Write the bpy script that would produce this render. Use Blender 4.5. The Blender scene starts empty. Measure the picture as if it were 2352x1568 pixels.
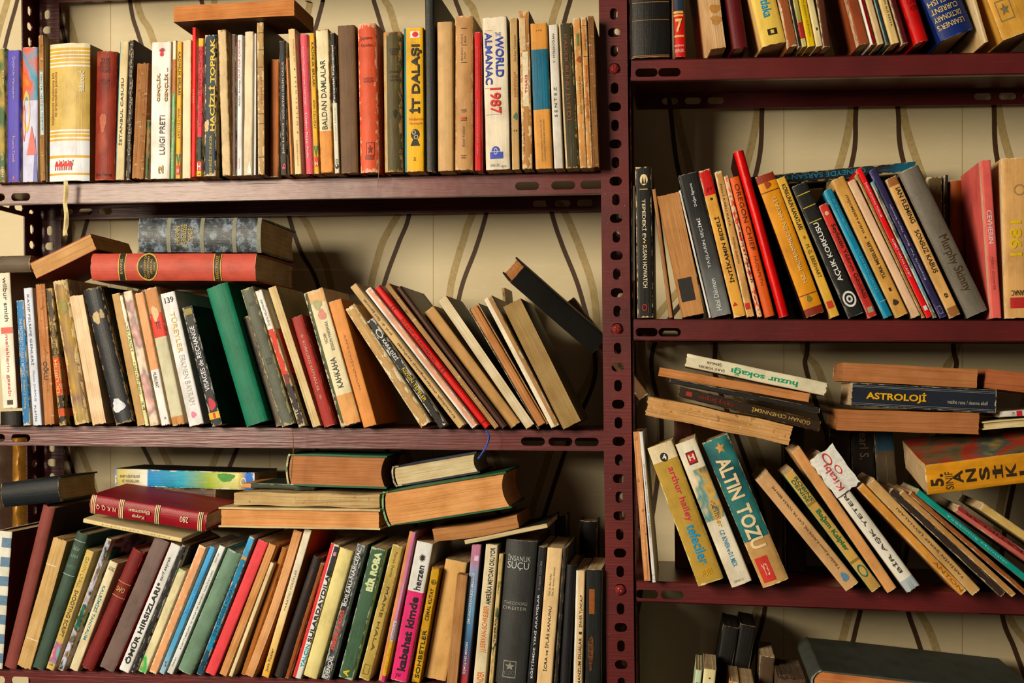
import bpy, bmesh, math, random
from mathutils import Vector, Matrix
R = math.radians
SC = bpy.context.scene
COL = SC.collection

# ---------------------------------------------------------------- camera
F, TH, CY, CZ, HOR = 2800.0, math.atan(424 / 2800.0), -1.66, 1.40, 890.0
FW = Vector((-math.sin(TH), math.cos(TH), 0)); RT = Vector((math.cos(TH), math.sin(TH), 0)); UP = Vector((0, 0, 1))
CAM = Vector((0, CY, CZ))
cd = bpy.data.cameras.new('camera'); cam = bpy.data.objects.new('camera', cd); COL.objects.link(cam)
cam.matrix_world = Matrix(((RT.x, UP.x, -FW.x, CAM.x), (RT.y, UP.y, -FW.y, CAM.y), (RT.z, UP.z, -FW.z, CAM.z), (0, 0, 0, 1)))
cd.sensor_width = 36; cd.lens = 36 * F / 2352; cd.shift_y = (HOR - 784) / 2352; cd.clip_start = 0.05
cd.dof.use_dof = True; cd.dof.focus_distance = 1.66; cd.dof.aperture_fstop = 8.0
SC.camera = cam
# ---------------------------------------------------------------- light
w = bpy.data.worlds.new('room_light'); SC.world = w; w.use_nodes = True
w.node_tree.nodes['Background'].inputs[0].default_value = (1.0, 0.80, 0.56, 1)
w.node_tree.nodes['Background'].inputs[1].default_value = 0.075


def area(name, loc, target, size, energy, color):
    l = bpy.data.lights.new(name, 'AREA'); l.shape = 'RECTANGLE'; l.size, l.size_y = size; l.energy = energy; l.color = color
    o = bpy.data.objects.new(name, l); COL.objects.link(o); o.location = loc
    o.rotation_euler = (Vector(target) - Vector(loc)).to_track_quat('-Z', 'Y').to_euler()
    return o


area('window_daylight', (-1.70, -2.20, 1.98), (-0.15, 0.0, 1.38), (0.9, 0.9), 112, (1.0, 0.85, 0.63))
vs = SC.view_settings
SC.display_settings.display_device = 'sRGB'
vs.view_transform = 'Standard'; vs.look = 'None'; vs.gamma = 1.0; vs.exposure = 0.0; vs.use_curve_mapping = False
SC.render.film_transparent = False


def un(px, py, Y=0.0):
    """the point of the vertical plane y=Y that the measured photo point shows"""
    u = (px - 1176) / F; v = (HOR - py) / F
    t = (Y - CY) / (math.cos(TH) + u * math.sin(TH))
    return CAM + t * (FW + u * RT + v * UP)


CROP = dict(P=(0, 0, 1, 1), L1a=(0, 0, 3.2667, 3.2667), L1b=(440, 0, 3.2667, 3.2667), L1c=(880, 0, 3.2672, 3.2667),
            L2a=(0, 470, 2.8, 2.8), L2b=(440, 480, 2.8, 2.8), L2c=(880, 480, 2.6133, 2.6133),
            L3a=(0, 1008, 2.8, 2.8), L3b=(440, 1008, 2.8, 2.8), L3c=(900, 1008, 2.8, 2.8),
            R0a=(1420, 0, 4.9, 4.9), R0b=(1872, 0, 4.9, 4.9), R1a=(1420, 320, 3.2667, 3.2667), R1b=(1872, 320, 3.2667, 3.2667),
            R2a=(1420, 780, 2.529, 2.529), R2b=(1792, 780, 2.45, 2.45), R3=(1420, 1320, 2.5236, 2.5236))


def px(crop, x, y):
    a, b, c, d = CROP[crop]
    return a + x / c, b + y / d


# ---------------------------------------------------------------- colours and materials
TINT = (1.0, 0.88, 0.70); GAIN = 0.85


def col(h, raw=False, sat=1.14):
    h = h.lstrip('#'); c = [int(h[i:i + 2], 16) / 255 for i in (0, 2, 4)]
    c = [x / 12.92 if x <= .04045 else ((x + .055) / 1.055) ** 2.4 for x in c]
    if not raw:
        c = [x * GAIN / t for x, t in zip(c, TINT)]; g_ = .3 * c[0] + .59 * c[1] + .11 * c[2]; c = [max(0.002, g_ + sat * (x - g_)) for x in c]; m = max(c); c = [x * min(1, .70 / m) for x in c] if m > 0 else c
    return (*c, 1)


class NT:
    def __init__(s, name):
        s.m = bpy.data.materials.new(name); s.m.use_nodes = True; s.t = s.m.node_tree; s.b = s.t.nodes['Principled BSDF']

    def n(s, ty, **k):
        q = s.t.nodes.new(ty)
        for a, v in k.items(): setattr(q, a, v)
        return q

    def l(s, a, b): s.t.links.new(a, b)

    def math(s, op, a, b=None, clamp=False):
        q = s.n('ShaderNodeMath', operation=op, use_clamp=clamp)
        for i, v in enumerate((a, b)):
            if v is None: continue
            if isinstance(v, (int, float)): q.inputs[i].default_value = v
            else: s.l(v, q.inputs[i])
        return q.outputs[0]

    def mix(s, f, a, b, mode='MIX'):
        q = s.n('ShaderNodeMix', data_type='RGBA', blend_type=mode)
        for i, v in ((0, f), (6, a), (7, b)):
            if isinstance(v, (int, float, tuple)): q.inputs[i].default_value = v
            else: s.l(v, q.inputs[i])
        return q.outputs[2]

    def noise(s, vec, scale, detail=3, stretch=None, rough=.5):
        if stretch:
            mp = s.n('ShaderNodeMapping'); mp.inputs['Scale'].default_value = stretch; s.l(vec, mp.inputs[0]); vec = mp.outputs[0]
        q = s.n('ShaderNodeTexNoise'); q.inputs['Scale'].default_value = scale; q.inputs['Detail'].default_value = detail
        q.inputs['Roughness'].default_value = rough; s.l(vec, q.inputs['Vector'])
        return q.outputs[0]

    def ramp(s, fac, stops, interp='LINEAR'):
        q = s.n('ShaderNodeValToRGB'); q.color_ramp.interpolation = interp; e = q.color_ramp.elements
        while len(e) < len(stops): e.new(.5)
        for el, (p, c) in zip(e, sorted(stops, key=lambda z: z[0])):
            el.position = max(0, min(1, p)); el.color = c
        s.l(fac, q.inputs[0])
        return q.outputs[0]

    def step(s, v, a, b):
        q = s.n('ShaderNodeMapRange', interpolation_type='SMOOTHSTEP'); s.l(v, q.inputs[0])
        q.inputs[1].default_value = a; q.inputs[2].default_value = b
        return q.outputs[0]

    def bump(s, h, strength, dist=.001):
        q = s.n('ShaderNodeBump'); q.inputs['Strength'].default_value = strength; q.inputs['Distance'].default_value = dist
        s.l(h, q.inputs['Height']); s.l(q.outputs[0], s.b.inputs['Normal'])


def coords(t, seed=0):
    tc = t.n('ShaderNodeTexCoord'); v = t.n('ShaderNodeVectorMath', operation='ADD'); t.l(tc.outputs['Object'], v.inputs[0])
    v.inputs[1].default_value = (seed * 1.37, seed * .71, seed * 2.3)
    return tc.outputs['Object'], v.outputs[0]


def mat_cover(base, T, H, wear=.35, rough=.5, zones=None, zi='CONSTANT', art=None, xs=None, edge='#cdb48a', cloth=0, metal=None, seed=1):
    t = NT('book_cover'); raw, v = coords(t, seed)
    sp = t.n('ShaderNodeSeparateXYZ'); t.l(raw, sp.inputs[0]); X, Y, Z = sp.outputs
    zf = t.math('DIVIDE', Z, H)
    if zones: c = t.ramp(zf, [(p, col(q)) for p, q in zones], zi)
    else:
        q = t.n('ShaderNodeRGB'); q.outputs[0].default_value = col(base); c = q.outputs[0]
    if xs:
        for fr, q in xs:
            k = t.math('LESS_THAN', X, (fr - .5) * T); c = t.mix(k, c, col(q))
    if art:
        a0, a1, cols, sc = art
        f = t.noise(v, sc, 2.5 if sc < 90 else 7, (1, .3, .6) if sc < 90 else (1, 1, 1), .5 if sc < 90 else .68); n = len(cols)
        ac = t.ramp(f, [(.3 + .4 * i / max(1, n - 1), col(q)) for i, q in enumerate(cols)], 'LINEAR')
        k = t.math('MULTIPLY', t.math('GREATER_THAN', zf, a0), t.math('LESS_THAN', zf, a1)); c = t.mix(k, c, ac)
    n1 = t.noise(v, 38, 5, (1, 1, .6), .65)
    c = t.mix(1.0, c, t.ramp(n1, [(.3, (.72, .69, .64, 1)), (.55, (1, 1, 1, 1)), (.75, (1.1, 1.08, 1.02, 1))]), 'MULTIPLY')
    n2 = t.noise(v, 60, 4, (6, 1, .25), .6)
    if wear > 0:
        ex = t.math('SUBTRACT', T / 2, t.math('ABSOLUTE', X)); ez = t.math('MINIMUM', Z, t.math('SUBTRACT', H, Z))
        n3 = t.noise(v, 160, 4, (1, 1, .5), .7)
        d = t.math('MINIMUM', t.math('MULTIPLY', ex, 1.6), ez)
        near = t.step(t.math('SUBTRACT', t.math('MULTIPLY', t.math('SUBTRACT', n3, .42), .02 * wear), d), -.0006, .0006)
        yy = t.math('LESS_THAN', Y, .012); near = t.math('MULTIPLY', near, yy)
        scr = t.math('MULTIPLY', t.step(n2, .72 - .1 * wear, .76), min(1, wear))
        c = t.mix(t.math('MULTIPLY', t.math('MAXIMUM', near, t.math('MULTIPLY', scr, .5)), .85), c, col(edge))
    t.l(c, t.b.inputs['Base Color']); t.b.inputs['Roughness'].default_value = rough
    t.b.inputs['Specular IOR Level'].default_value = .22
    if metal:
        a0, a1 = metal
        t.l(t.math('MULTIPLY', t.math('MULTIPLY', t.math('GREATER_THAN', zf, a0), t.math('LESS_THAN', zf, a1)), .75), t.b.inputs['Metallic'])
    hgt = t.math('ADD', t.math('MULTIPLY', n2, .8), n1)
    if cloth: hgt = t.math('ADD', hgt, t.math('MULTIPLY', t.noise(v, 1400, 1), .45))
    t.bump(hgt, .35, .0012)
    return t.m


_pm = {}


def mat_pages(c='#d9b27c', rough=0):
    """edges of the leaves: fine lines that run with the boards (local x is the thickness)"""
    k = (c, rough)
    if k in _pm: return _pm[k]
    t = NT('page_edges'); raw, v = coords(t, len(_pm))
    f = t.noise(v, 1, 3, (1100, 14, 9), .6); g = t.noise(v, 30, 4)
    b = col(c, sat=.94); dk = tuple(x * (.45 if rough else .68) for x in b[:3]) + (1,); lt = tuple(min(.95, x * 1.12) for x in b[:3]) + (1,)
    cc = t.ramp(f, [(.32, dk), (.5, b), (.7, lt)])
    cc = t.mix(1.0, cc, t.ramp(g, [(.3, (.8, .72, .6, 1)), (.6, (1, 1, 1, 1))]), 'MULTIPLY')
    if rough:
        cr = t.noise(v, 1, 4, (90, 30, 260), .7); cc = t.mix(t.math('MULTIPLY', t.step(cr, .6, .7), .6), cc, col('#e2c79a'))
        cr2 = t.noise(v, 120, 4); cc = t.mix(t.math('MULTIPLY', t.step(cr2, .6, .7), .7), cc, col('#7a4a26'))
    t.l(cc, t.b.inputs['Base Color']); t.b.inputs['Roughness'].default_value = .85; t.b.inputs['Specular IOR Level'].default_value = .15
    t.bump(f, .55 if not rough else .9, .0012)
    _pm[k] = t.m
    return t.m


_fm = {}


def mat_flat(c, rough=.5, metal=0, name='ink'):
    k = (c, rough, metal)
    if k in _fm: return _fm[k]
    t = NT(name); raw, v = coords(t, 3)
    f = t.noise(v, 220, 3); b = col(c); lo = tuple(x * .82 for x in b[:3]) + (1,)
    t.l(t.ramp(f, [(.35, lo), (.55, b)]), t.b.inputs['Base Color'])
    t.b.inputs['Roughness'].default_value = rough; t.b.inputs['Metallic'].default_value = metal; t.b.inputs['Specular IOR Level'].default_value = .3
    _fm[k] = t.m
    return t.m


def mat_paint():
    t = NT('maroon_enamel'); raw, v = coords(t)
    a = t.noise(v, 9, 4); b = t.noise(v, 60, 3, (.25, 1, 6)); d = t.noise(v, 300, 2)
    c = t.ramp(a, [(.3, col('#491716')), (.7, col('#61201d'))]); c = t.mix(t.math('MULTIPLY', t.step(b, .6, .8), .3), c, col('#86443a'))
    c = t.mix(t.step(d, .76, .79), c, col('#a08076'))
    t.l(c, t.b.inputs['Base Color']); t.b.inputs['Roughness'].default_value = .36; t.bump(t.math('ADD', b, t.math('MULTIPLY', a, 3.0)), .25, .002)
    return t.m


def mat_wall():
    t = NT('patterned_wallpaper'); raw, v = coords(t)
    a = t.noise(v, 5, 4); b = t.noise(v, 40, 4, (1, 1, 4))
    c = t.ramp(a, [(.3, col('#bda679')), (.7, col('#cdb78c'))]); c = t.mix(t.math('MULTIPLY', t.step(b, .5, .75), .22), c, col('#d8c298'))
    t.l(c, t.b.inputs['Base Color']); t.b.inputs['Roughness'].default_value = .6
    return t.m


# ---------------------------------------------------------------- object helpers
def link(name, me, mats, parent=None, label=None):
    o = bpy.data.objects.new(name, me); COL.objects.link(o)
    for m in (mats if isinstance(mats, (list, tuple)) else [mats]): me.materials.append(m)
    if parent: o.parent = parent
    if label: o['label'] = label
    return o


def smooth(me, ang=40):
    for p in me.polygons: p.use_smooth = True
    me.set_sharp_from_angle(angle=R(ang))


def mesh(name, verts, faces, mi=None, sm=True):
    me = bpy.data.meshes.new(name); me.from_pydata([tuple(v) for v in verts], [], faces)
    bm = bmesh.new(); bm.from_mesh(me)
    bmesh.ops.recalc_face_normals(bm, faces=bm.faces); bm.to_mesh(me); bm.free()
    if mi:
        for p, i in zip(me.polygons, mi): p.material_index = i
    if sm: smooth(me)
    return me


def thing(name, label, cat, M=None, group=None):
    o = bpy.data.objects.new(name, None); COL.objects.link(o); o.empty_display_size = .02
    if M is not None: o.matrix_world = M
    o['label'] = label; o['category'] = cat
    if group: o['group'] = group
    return o


_txt = {}


def prep_text(strings):
    """outline meshes of every wording, normalised to the unit square"""
    tmp = []
    for s, bold in strings:
        cu = bpy.data.curves.new('t', 'FONT'); cu.body = s; cu.offset = bold; cu.resolution_u = 3; cu.align_x = 'LEFT'
        o = bpy.data.objects.new('t', cu); COL.objects.link(o); tmp.append((s, bold, o, cu))
    dg = bpy.context.evaluated_depsgraph_get(); dg.update()
    for s, bold, o, cu in tmp:
        me = bpy.data.meshes.new_from_object(o.evaluated_get(dg)); vs_ = [v.co.copy() for v in me.vertices]
        fs = [tuple(p.vertices) for p in me.polygons]
        if not vs_: vs_ = [Vector((0, 0, 0)), Vector((1, 0, 0)), Vector((1, 1, 0))]; fs = [(0, 1, 2)]
        x0 = min(v.x for v in vs_); x1 = max(v.x for v in vs_); y0 = min(v.y for v in vs_); y1 = max(v.y for v in vs_)
        _txt[(s, bold)] = ([((v.x - x0) / max(1e-6, x1 - x0), (v.y - y0) / max(1e-6, y1 - y0)) for v in vs_], fs)
        bpy.data.meshes.remove(me)
    for s, bold, o, cu in tmp:
        bpy.data.objects.remove(o); bpy.data.curves.remove(cu)


# ---------------------------------------------------------------- shelves: top front edge, from left end to right end
LEAN = .0115
SD = .195                                                            # shelf depth
ROWS = dict(L1=((0, 425), (1370, 396)), L2=((0, 977), (1370, 987)), L3=((0, 1533), (1370, 1578)),
            R0=((1450, 137), (2352, 119)), R1=((1450, 732), (2352, 734)), R2=((1470, 1333), (2352, 1362)), R3=((1480, 1935), (2352, 1985)))
LINE = {}
for k_, (a_, b_) in ROWS.items():
    A_, B_ = un(*a_), un(*b_); LINE[k_] = (A_, B_)


def shelf_z(row, x):
    A, B = LINE[row]
    return A.z + (B.z - A.z) * (x - A.x) / (B.x - A.x)


# ---------------------------------------------------------------- the book builder
GROUP = dict(L1='books on the upper left shelf', L2='books on the middle left shelf', L3='books on the lower left shelf',
             R0='books on the top right shelf', R1='books on the second right shelf', R2='books on the third right shelf', R3='books on the bottom right shelf')
BOOKS = []
PL = dict(L1=-.03, L1a=-.016,  L2=-.025, L3=-.014, R0=-.035, R1=-.008, R2=-.042, R3=-.02)


def bk(row, crop, bl, br, yb, tl, tr, yt, c, label, **k):
    BOOKS.append(dict(stand=True, row=row, crop=crop, b=((bl + br) / 2, yb), t=((tl + tr) / 2, yt), w=((br - bl) + (tr - tl)) / 2, c=c, label=label, a=(yb, yt), **k))


def lk(row, crop, xl, yl, xr, yr, th, c, label, **k):
    BOOKS.append(dict(stand=False, row=row, crop=crop, b=(xl, yl), t=(xr, yr), w=th, c=c, label=label, a=(xl, xr), **k))


DELTA = []


def pose(S):
    g = S.get; pl = g('pl', PL.get(S['crop'], PL[S['row']])); A, B = un(*px(S['crop'], *S['b']), pl), un(*px(S['crop'], *S['t']), pl)
    ax = B - A; sc = ax.length / math.hypot(S['t'][0] - S['b'][0], S['t'][1] - S['b'][1])
    S['T'] = S['w'] * sc * (abs(ax.normalized().z) if S['stand'] else 1.0) - (.0010 if S['stand'] else .0008)
    if S['stand']:                                                     # yb was read at the lower corner
        A = A + Vector((0, 0, 1)) * (.42 * S['w'] * sc * abs(ax.x / ax.z))
    S['A'], S['B'], S['D'] = A, B, g('W', .125 if S['stand'] else .13)
    S['A0'], S['T0'] = A.copy(), S['T']
    S['lift'] = .0005 + (max(min(.0014, g('rag', .0006)) if not g('noboards') else 0, min(.0012, g('ragp', .0004))) if S['stand'] else 0)


def frame(S):
    ez = (S['B'] - S['A']).normalized(); dep = Vector((0, 1, 0)); tk = dep.cross(ez)
    if S.get('yaw'): rm = Matrix.Rotation(R(S['yaw']), 3, ez); dep = rm @ dep; tk = rm @ tk
    if S.get('pit'): rm = Matrix.Rotation(R(S['pit']), 3, tk); dep = rm @ dep; ez = rm @ ez
    return tk, dep, ez


def corners(S):
    tk, dep, ez = frame(S); L = (S['B'] - S['A']).length
    return [S['A'] + tk * x + dep * y + ez * z for x in (-S['T'] / 2, S['T'] / 2) for y in (0, S['D']) for z in (0, L)]


def hull2(S, face=False):
    """outline of the book in the x-z plane (convex, counter-clockwise)"""
    P = sorted((p.x, p.z) for p in (corners(S)[::1] if not face else [corners(S)[i] for i in (0, 1, 4, 5)])); out = []
    for seq in (P, P[::-1]):
        h = []
        for p in seq:
            while len(h) > 1 and (h[-1][0] - h[-2][0]) * (p[1] - h[-2][1]) - (h[-1][1] - h[-2][1]) * (p[0] - h[-2][0]) <= 1e-12: h.pop()
            h.append(p)
        out += h[:-1]
    return out


def sat(P, Q):
    """penetration depth and the direction that moves P out of Q (None when apart)"""
    best = None
    for poly, sg in ((P, 1), (Q, -1)):
        for i in range(len(poly)):
            (x0, z0), (x1, z1) = poly[i], poly[(i + 1) % len(poly)]; nx, nz = z1 - z0, x0 - x1; l = math.hypot(nx, nz)
            if l < 1e-9: continue
            nx, nz = nx / l, nz / l
            a = [p[0] * nx + p[1] * nz for p in P]; b = [p[0] * nx + p[1] * nz for p in Q]
            o1, o2 = max(a) - min(b), max(b) - min(a); o = min(o1, o2)
            if o <= 0: return None
            if best is None or o < best[0]: best = (o, -nx if o1 < o2 else nx, -nz if o1 < o2 else nz)
    return best


def snap(S):
    lo = min(p.z - shelf_z(S['row'], p.x) for p in corners(S)); d = Vector((0, 0, S['lift'] - lo)); S['A'] += d; S['B'] += d


def settle():
    """books side by side touch without sinking into one another; flat books rest on what is under them"""
    for S in BOOKS: pose(S)
    pw = {'L': [], 'R': []}
    c0, c1 = un(1418.5 - 34, 784, 0), un(1418.5 + 34, 784, 0)
    for row in LINE:
        if row == 'L0': continue
        G = [S for S in BOOKS if S['row'] == row and S['stand'] and S.get('snap', 1)]
        for S in G: snap(S)
        zr = shelf_z(row, c0.x); lean = lambda z: -(z - c0.z) * LEAN
        post = [(c0.x + lean(zr - .1), zr - .1), (c1.x + lean(zr - .1), zr - .1), (c1.x + lean(zr + .4), zr + .4), (c0.x + lean(zr + .4), zr + .4)]
        dr = []
        for S in G: ys = [p.y for p in corners(S)]; dr.append((min(ys), max(ys)))
        for it in range(140):
            H = [hull2(S) for S in G]; HF = [hull2(S, True) for S in G]; bx = [(min(p[0] for p in h), max(p[0] for p in h)) for h in H]; moved = 0
            for i in range(len(G)):
                if dr[i][1] > -.003 and dr[i][0] < .05:
                    r = sat(H[i], post)
                    if r: S = G[i]; v = Vector((r[1] * r[0], 0, 0)); v.x = math.copysign(abs(r[0]) + .0004, -1 if row[0] == 'L' else 1); S['A'] += v * .5; S['B'] += v * .5; moved += 1
                for j in range(i + 1, len(G)):
                    if bx[i][1] < bx[j][0] or bx[j][1] < bx[i][0] or dr[i][1] < dr[j][0] + .0005 or dr[j][1] < dr[i][0] + .0005: continue
                    r = sat(HF[i], HF[j]) if G[i].get('yaw', 0) == G[j].get('yaw', 0) != 0 else sat(H[i], H[j])
                    if not r: continue
                    o, nx, nz = r; moved += 1; side = -1 if (G[i]['A'].x + G[i]['B'].x) < (G[j]['A'].x + G[j]['B'].x) else 1
                    o = min(o, .004) + (.0005 if row != 'R0' else .0012)
                    # height of the contact: the corner of either outline that reaches deepest into the other
                    cand = [(min((p[0] - q[0]) * nx + (p[1] - q[1]) * nz for q in H[j]), p) for p in H[i]]
                    zi = [p[1] for p in H[i] if bx[j][0] - .002 < p[0] < bx[j][1] + .002]; zj = [p[1] for p in H[j] if bx[i][0] - .002 < p[0] < bx[i][1] + .002]
                    zc = sum(zi + zj) / max(1, len(zi + zj)) if zi + zj else (G[i]['A'].z + G[i]['B'].z) / 2
                    for S, sg in ((G[i], side), (G[j], -side)):
                        t = max(0, min(1, (zc - S['A'].z) / max(1e-4, S['B'].z - S['A'].z))); k = 1 / ((1 - t) ** 2 + t * t)
                        d = sg * o * .35
                        S['A'].x += d * (1 - t) * k; S['B'].x += d * t * k
                        if S['T'] > (.72 if S['T0'] > .016 else .52) * S['T0']: S['T'] -= o * .22
            for S in G: snap(S)
            if not moved: break
    # flat books, lowest first, each set down on the outlines beneath it
    for row in LINE:
        if row == 'L0': continue
        G = [S for S in BOOKS if S['row'] == row]; done = [S for S in G if S['stand']]
        for S in sorted((S for S in G if not S['stand']), key=lambda S: (S['A'].z + S['B'].z) / 2):
            if S.get('fixed'): done.append(S); continue
            P = hull2(S); cs = corners(S); y0, y1 = min(p.y for p in cs), max(p.y for p in cs); need = None
            for Q in done:
                cq = corners(Q)
                if max(p.y for p in cq) < y0 + .001 or min(p.y for p in cq) > y1 - .001: continue
                HQ = hull2(Q); a, b = max(min(p[0] for p in P), min(p[0] for p in HQ)), min(max(p[0] for p in P), max(p[0] for p in HQ))
                if b - a < .0005: continue
                xs = [a, b] + [p[0] for p in P + HQ if a < p[0] < b]
                m = max(edge(HQ, x, 1) - edge(P, x, -1) for x in xs) + .0009
                if m < .06 and (need is None or m > need): need = m
            if need is None: need = 0
            S['dz'] = need; S['A'].z += need; S['B'].z += need; done.append(S)


def edge(poly, x, up):
    zs = []
    for i in range(len(poly)):
        (x0, z0), (x1, z1) = poly[i], poly[(i + 1) % len(poly)]
        if min(x0, x1) - 1e-9 <= x <= max(x0, x1) + 1e-9:
            zs += [z0, z1] if abs(x1 - x0) < 1e-9 else [z0 + (z1 - z0) * (x - x0) / (x1 - x0)]
    return (max(zs) if up > 0 else min(zs)) if zs else (-9 if up > 0 else 9)


def build(S):
    global GAIN
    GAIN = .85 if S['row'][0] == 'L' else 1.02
    g = S.get; rnd = random.Random(hash_(S['label']))
    A, B, T, D = S['A'], S['B'], S['T'], S['D']; L = (B - A).length; pl = g('pl', PL.get(S['crop'], PL[S['row']]))
    tk, dep, ez = frame(S)
    hb = g('hb', 0); face = g('face', 'spine')
    H, W = L, D
    if face == 'spine': ex, ey, e3, O = tk, dep, ez, A
    elif face == 'fore': ex, ey, e3, O = -tk, -dep, ez, A + dep * D
    elif face == 'start': ex, ey, e3, O, H, W = ez.cross(dep), ez, dep, A, D, L
    else: ex, ey, e3, O, H, W = (-ez).cross(dep), -ez, dep, B, D, L
    M = Matrix(((ex.x, ey.x, e3.x, O.x), (ex.y, ey.y, e3.y, O.y), (ex.z, ey.z, e3.z, O.z), (0, 0, 0, 1)))
    root = thing('hardback_book' if hb else 'paperback_book', S['label'], 'book', M, g('group', GROUP[S['row']]))
    th = (.0026 if T > .015 else .0016) if hb else .0007
    th = min(th, T * .2); sq = .003 if hb else 0.0
    b = g('bulge', (.16 * T if hb else min(.03 * T, .0008)))
    r = min(.0012, T * .2); bow = g('bow', rnd.uniform(-.0002, .0002)); ph = rnd.uniform(0, 6.28); wob = min(.0008, g('wob', .00018)) * (.35 if S['stand'] else 1); rag = min(.0014, g('rag', .0006))
    nz = 12; zs = [H * i / nz for i in range(nz + 1)]

    def sy(x): return b * min(1, abs(2 * x / T)) ** 2

    def dx(z): return bow * math.sin(math.pi * z / H) + wob * math.sin(z * 70 + ph)

    def dy(z): return .6 * wob * math.sin(z * 48 + 2 * ph)
    bare = g('bare', 0); seed = rnd.uniform(0, 60)
    fr = lambda a: (S['a'][0] - a) / (S['a'][0] - S['a'][1])
    zones = [(max(0, fr(p)), q) for p, q in g('zones', [])] or None
    art = g('art'); art = (fr(art[0]), fr(art[1]), art[2], art[3]) if art else None
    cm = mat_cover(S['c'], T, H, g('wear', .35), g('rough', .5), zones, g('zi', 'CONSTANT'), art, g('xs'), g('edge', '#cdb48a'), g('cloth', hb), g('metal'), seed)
    mats = [cm]
    if g('bc'): mats.append(mat_cover(g('bc'), T, H, 0, .55, art=(0, 1, g('bart'), 30) if g('bart') else None, seed=seed + 1))
    # cover: two boards and the spine strip, wall thickness th
    sx = [-T / 2 + r + (T - 2 * r) * i / 8 for i in range(9)]
    left = [(-T / 2, W), (-T / 2, W * .6), (-T / 2, W * .25), (-T / 2, b + r * 2.2), (-T / 2 + r * .3, sy(T / 2) + r * .5)]
    out = left + [(x, sy(x)) for x in sx] + [(-x, y) for x, y in reversed(left)]
    if hb and not bare and T > .014:                                   # the hinge groove beside a rounded spine
        out = [(x * .93 if abs(y - (b + r * 2.2)) < 1e-6 else x, y) for x, y in out]
    inn = []
    for x, y in out:
        inn.append((max(-T / 2 + th, min(T / 2 - th, x)), max(y, min(y + th, b + th)) if abs(abs(x) - T / 2) > 1e-6 else max(y, b + th) if y < W else y))
    n = len(out); V = []; Fc = []; MI = []

    def ringset(poly):
        o0 = len(V)
        for j, z in enumerate(zs):
            for (x, y) in poly:
                e = rag * rnd.uniform(-1, .6) if (j in (0, nz) and y < b + .004) else 0
                V.append((x + dx(z), y + dy(z), z + (e if j == nz else -e)))
        return o0
    lo_ = 4 if bare else None
    segs = [list(range(0, 4)), list(range(n - 4, n))] if bare else [list(range(n))]
    if not (bare and g('noboards')):
        for seg in segs:
            po, pi_ = [out[i] for i in seg], [inn[i] for i in seg]; m = len(po); a0 = ringset(po); a1 = ringset(pi_)
            for j in range(nz):
                for i in range(m - 1):
                    p = a0 + j * m + i; q = a1 + j * m + i; bd = 1 if (g('bc') and (seg[i] < 4 or seg[i] >= n - 5)) else 0
                    Fc += [(p, p + 1, p + 1 + m, p + m), (q, q + m, q + 1 + m, q + 1)]; MI += [bd, bd]
                for i in (0, m - 1):
                    p = a0 + j * m + i; q = a1 + j * m + i; Fc.append((p, q, q + m, p + m)); MI.append(0)
            for j in (0, nz):
                for i in range(m - 1):
                    p = a0 + j * m + i; q = a1 + j * m + i; Fc.append((p, p + 1, q + 1, q)); MI.append(0)
        link('cover' if not bare else 'cover_boards', mesh('cover', V, Fc, MI), mats, root)
    # leaves
    x0 = T / 2 - th * 1.02; V = []; Fc = []
    if bare and g('noboards'): x0 = T / 2
    conc = g('conc', .12 * T if hb else 0); ys0 = 0 if bare else th * 1.6
    nx = 10; xsn = [-x0 + 2 * x0 * i / nx for i in range(nx + 1)]
    poly = [(x, ys0 + (sy(x) if (hb or bare) else b)) for x in xsn] + [(x, W - sq - (.0004 if not hb else 0) - conc * (1 - (x / x0) ** 2)) for x in reversed(xsn)]
    m = len(poly)
    for j in range(nz + 1):
        z = sq * .9 + (H - sq * 1.8) * j / nz if hb else (.0003 + (H - .0006) * j / nz)
        for i, (x, y) in enumerate(poly):
            e = (rnd.uniform(-1, 1) * min(.0012, g('ragp', .0004))) if j in (0, nz) else 0
            fx = rnd.uniform(-1, .2) * .0005 * (1 if x < 0 else -1) * (-1) if (bare and y < .004 and rnd.random() < .5) else 0
            V.append((x + dx(z), y + dy(z) + fx, z + e))
    for j in range(nz):
        for i in range(m):
            p = j * m + i; q = j * m + (i + 1) % m; Fc.append((p, q, q + m, p + m))
    for i in range(nx):
        k0 = (i, i + 1, m - 2 - i, m - 1 - i); Fc += [k0, tuple(nz * m + z for z in reversed(k0))]
    link('page_block', mesh('page_block', V, Fc), mat_pages(g('pg', '#d9b27c'), 1 if bare == 2 else 0), root)

    # lettering and applied pieces follow the face
    def onface(x, z, e): return (x + dx(z), (sy(x) if face in ('spine',) else W - 2 * W * 0) * 1.0 - e + dy(z), z)
    if face == 'fore':
        def onface(x, z, e): return (-x, W - sq - conc * .9 + e, z)
    ai = 0
    for q in g('pt', []):
        shp, a0, a1, c0, c1, cc = q[:6]; nm = q[6] if len(q) > 6 else 'label'; met = q[7] if len(q) > 7 else 0
        z0, z1 = sorted((fr(a0) * H, fr(a1) * H)); x0_, x1_ = (c0 - .5) * T, (c1 - .5) * T; e = (.00035 if nm != 'torn_flap' else .003) + .00012 * ai + (.0032 if nm == 'red_scrawl' else 0); ai += 1
        vs2, fs2 = shape(shp, x0_, x1_, z0, z1)
        link(nm, wrap(nm, vs2, fs2, T, b, lambda x, z: onface(x, z, e)), mat_flat(cc, .35 if met else .55, met), root)
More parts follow.
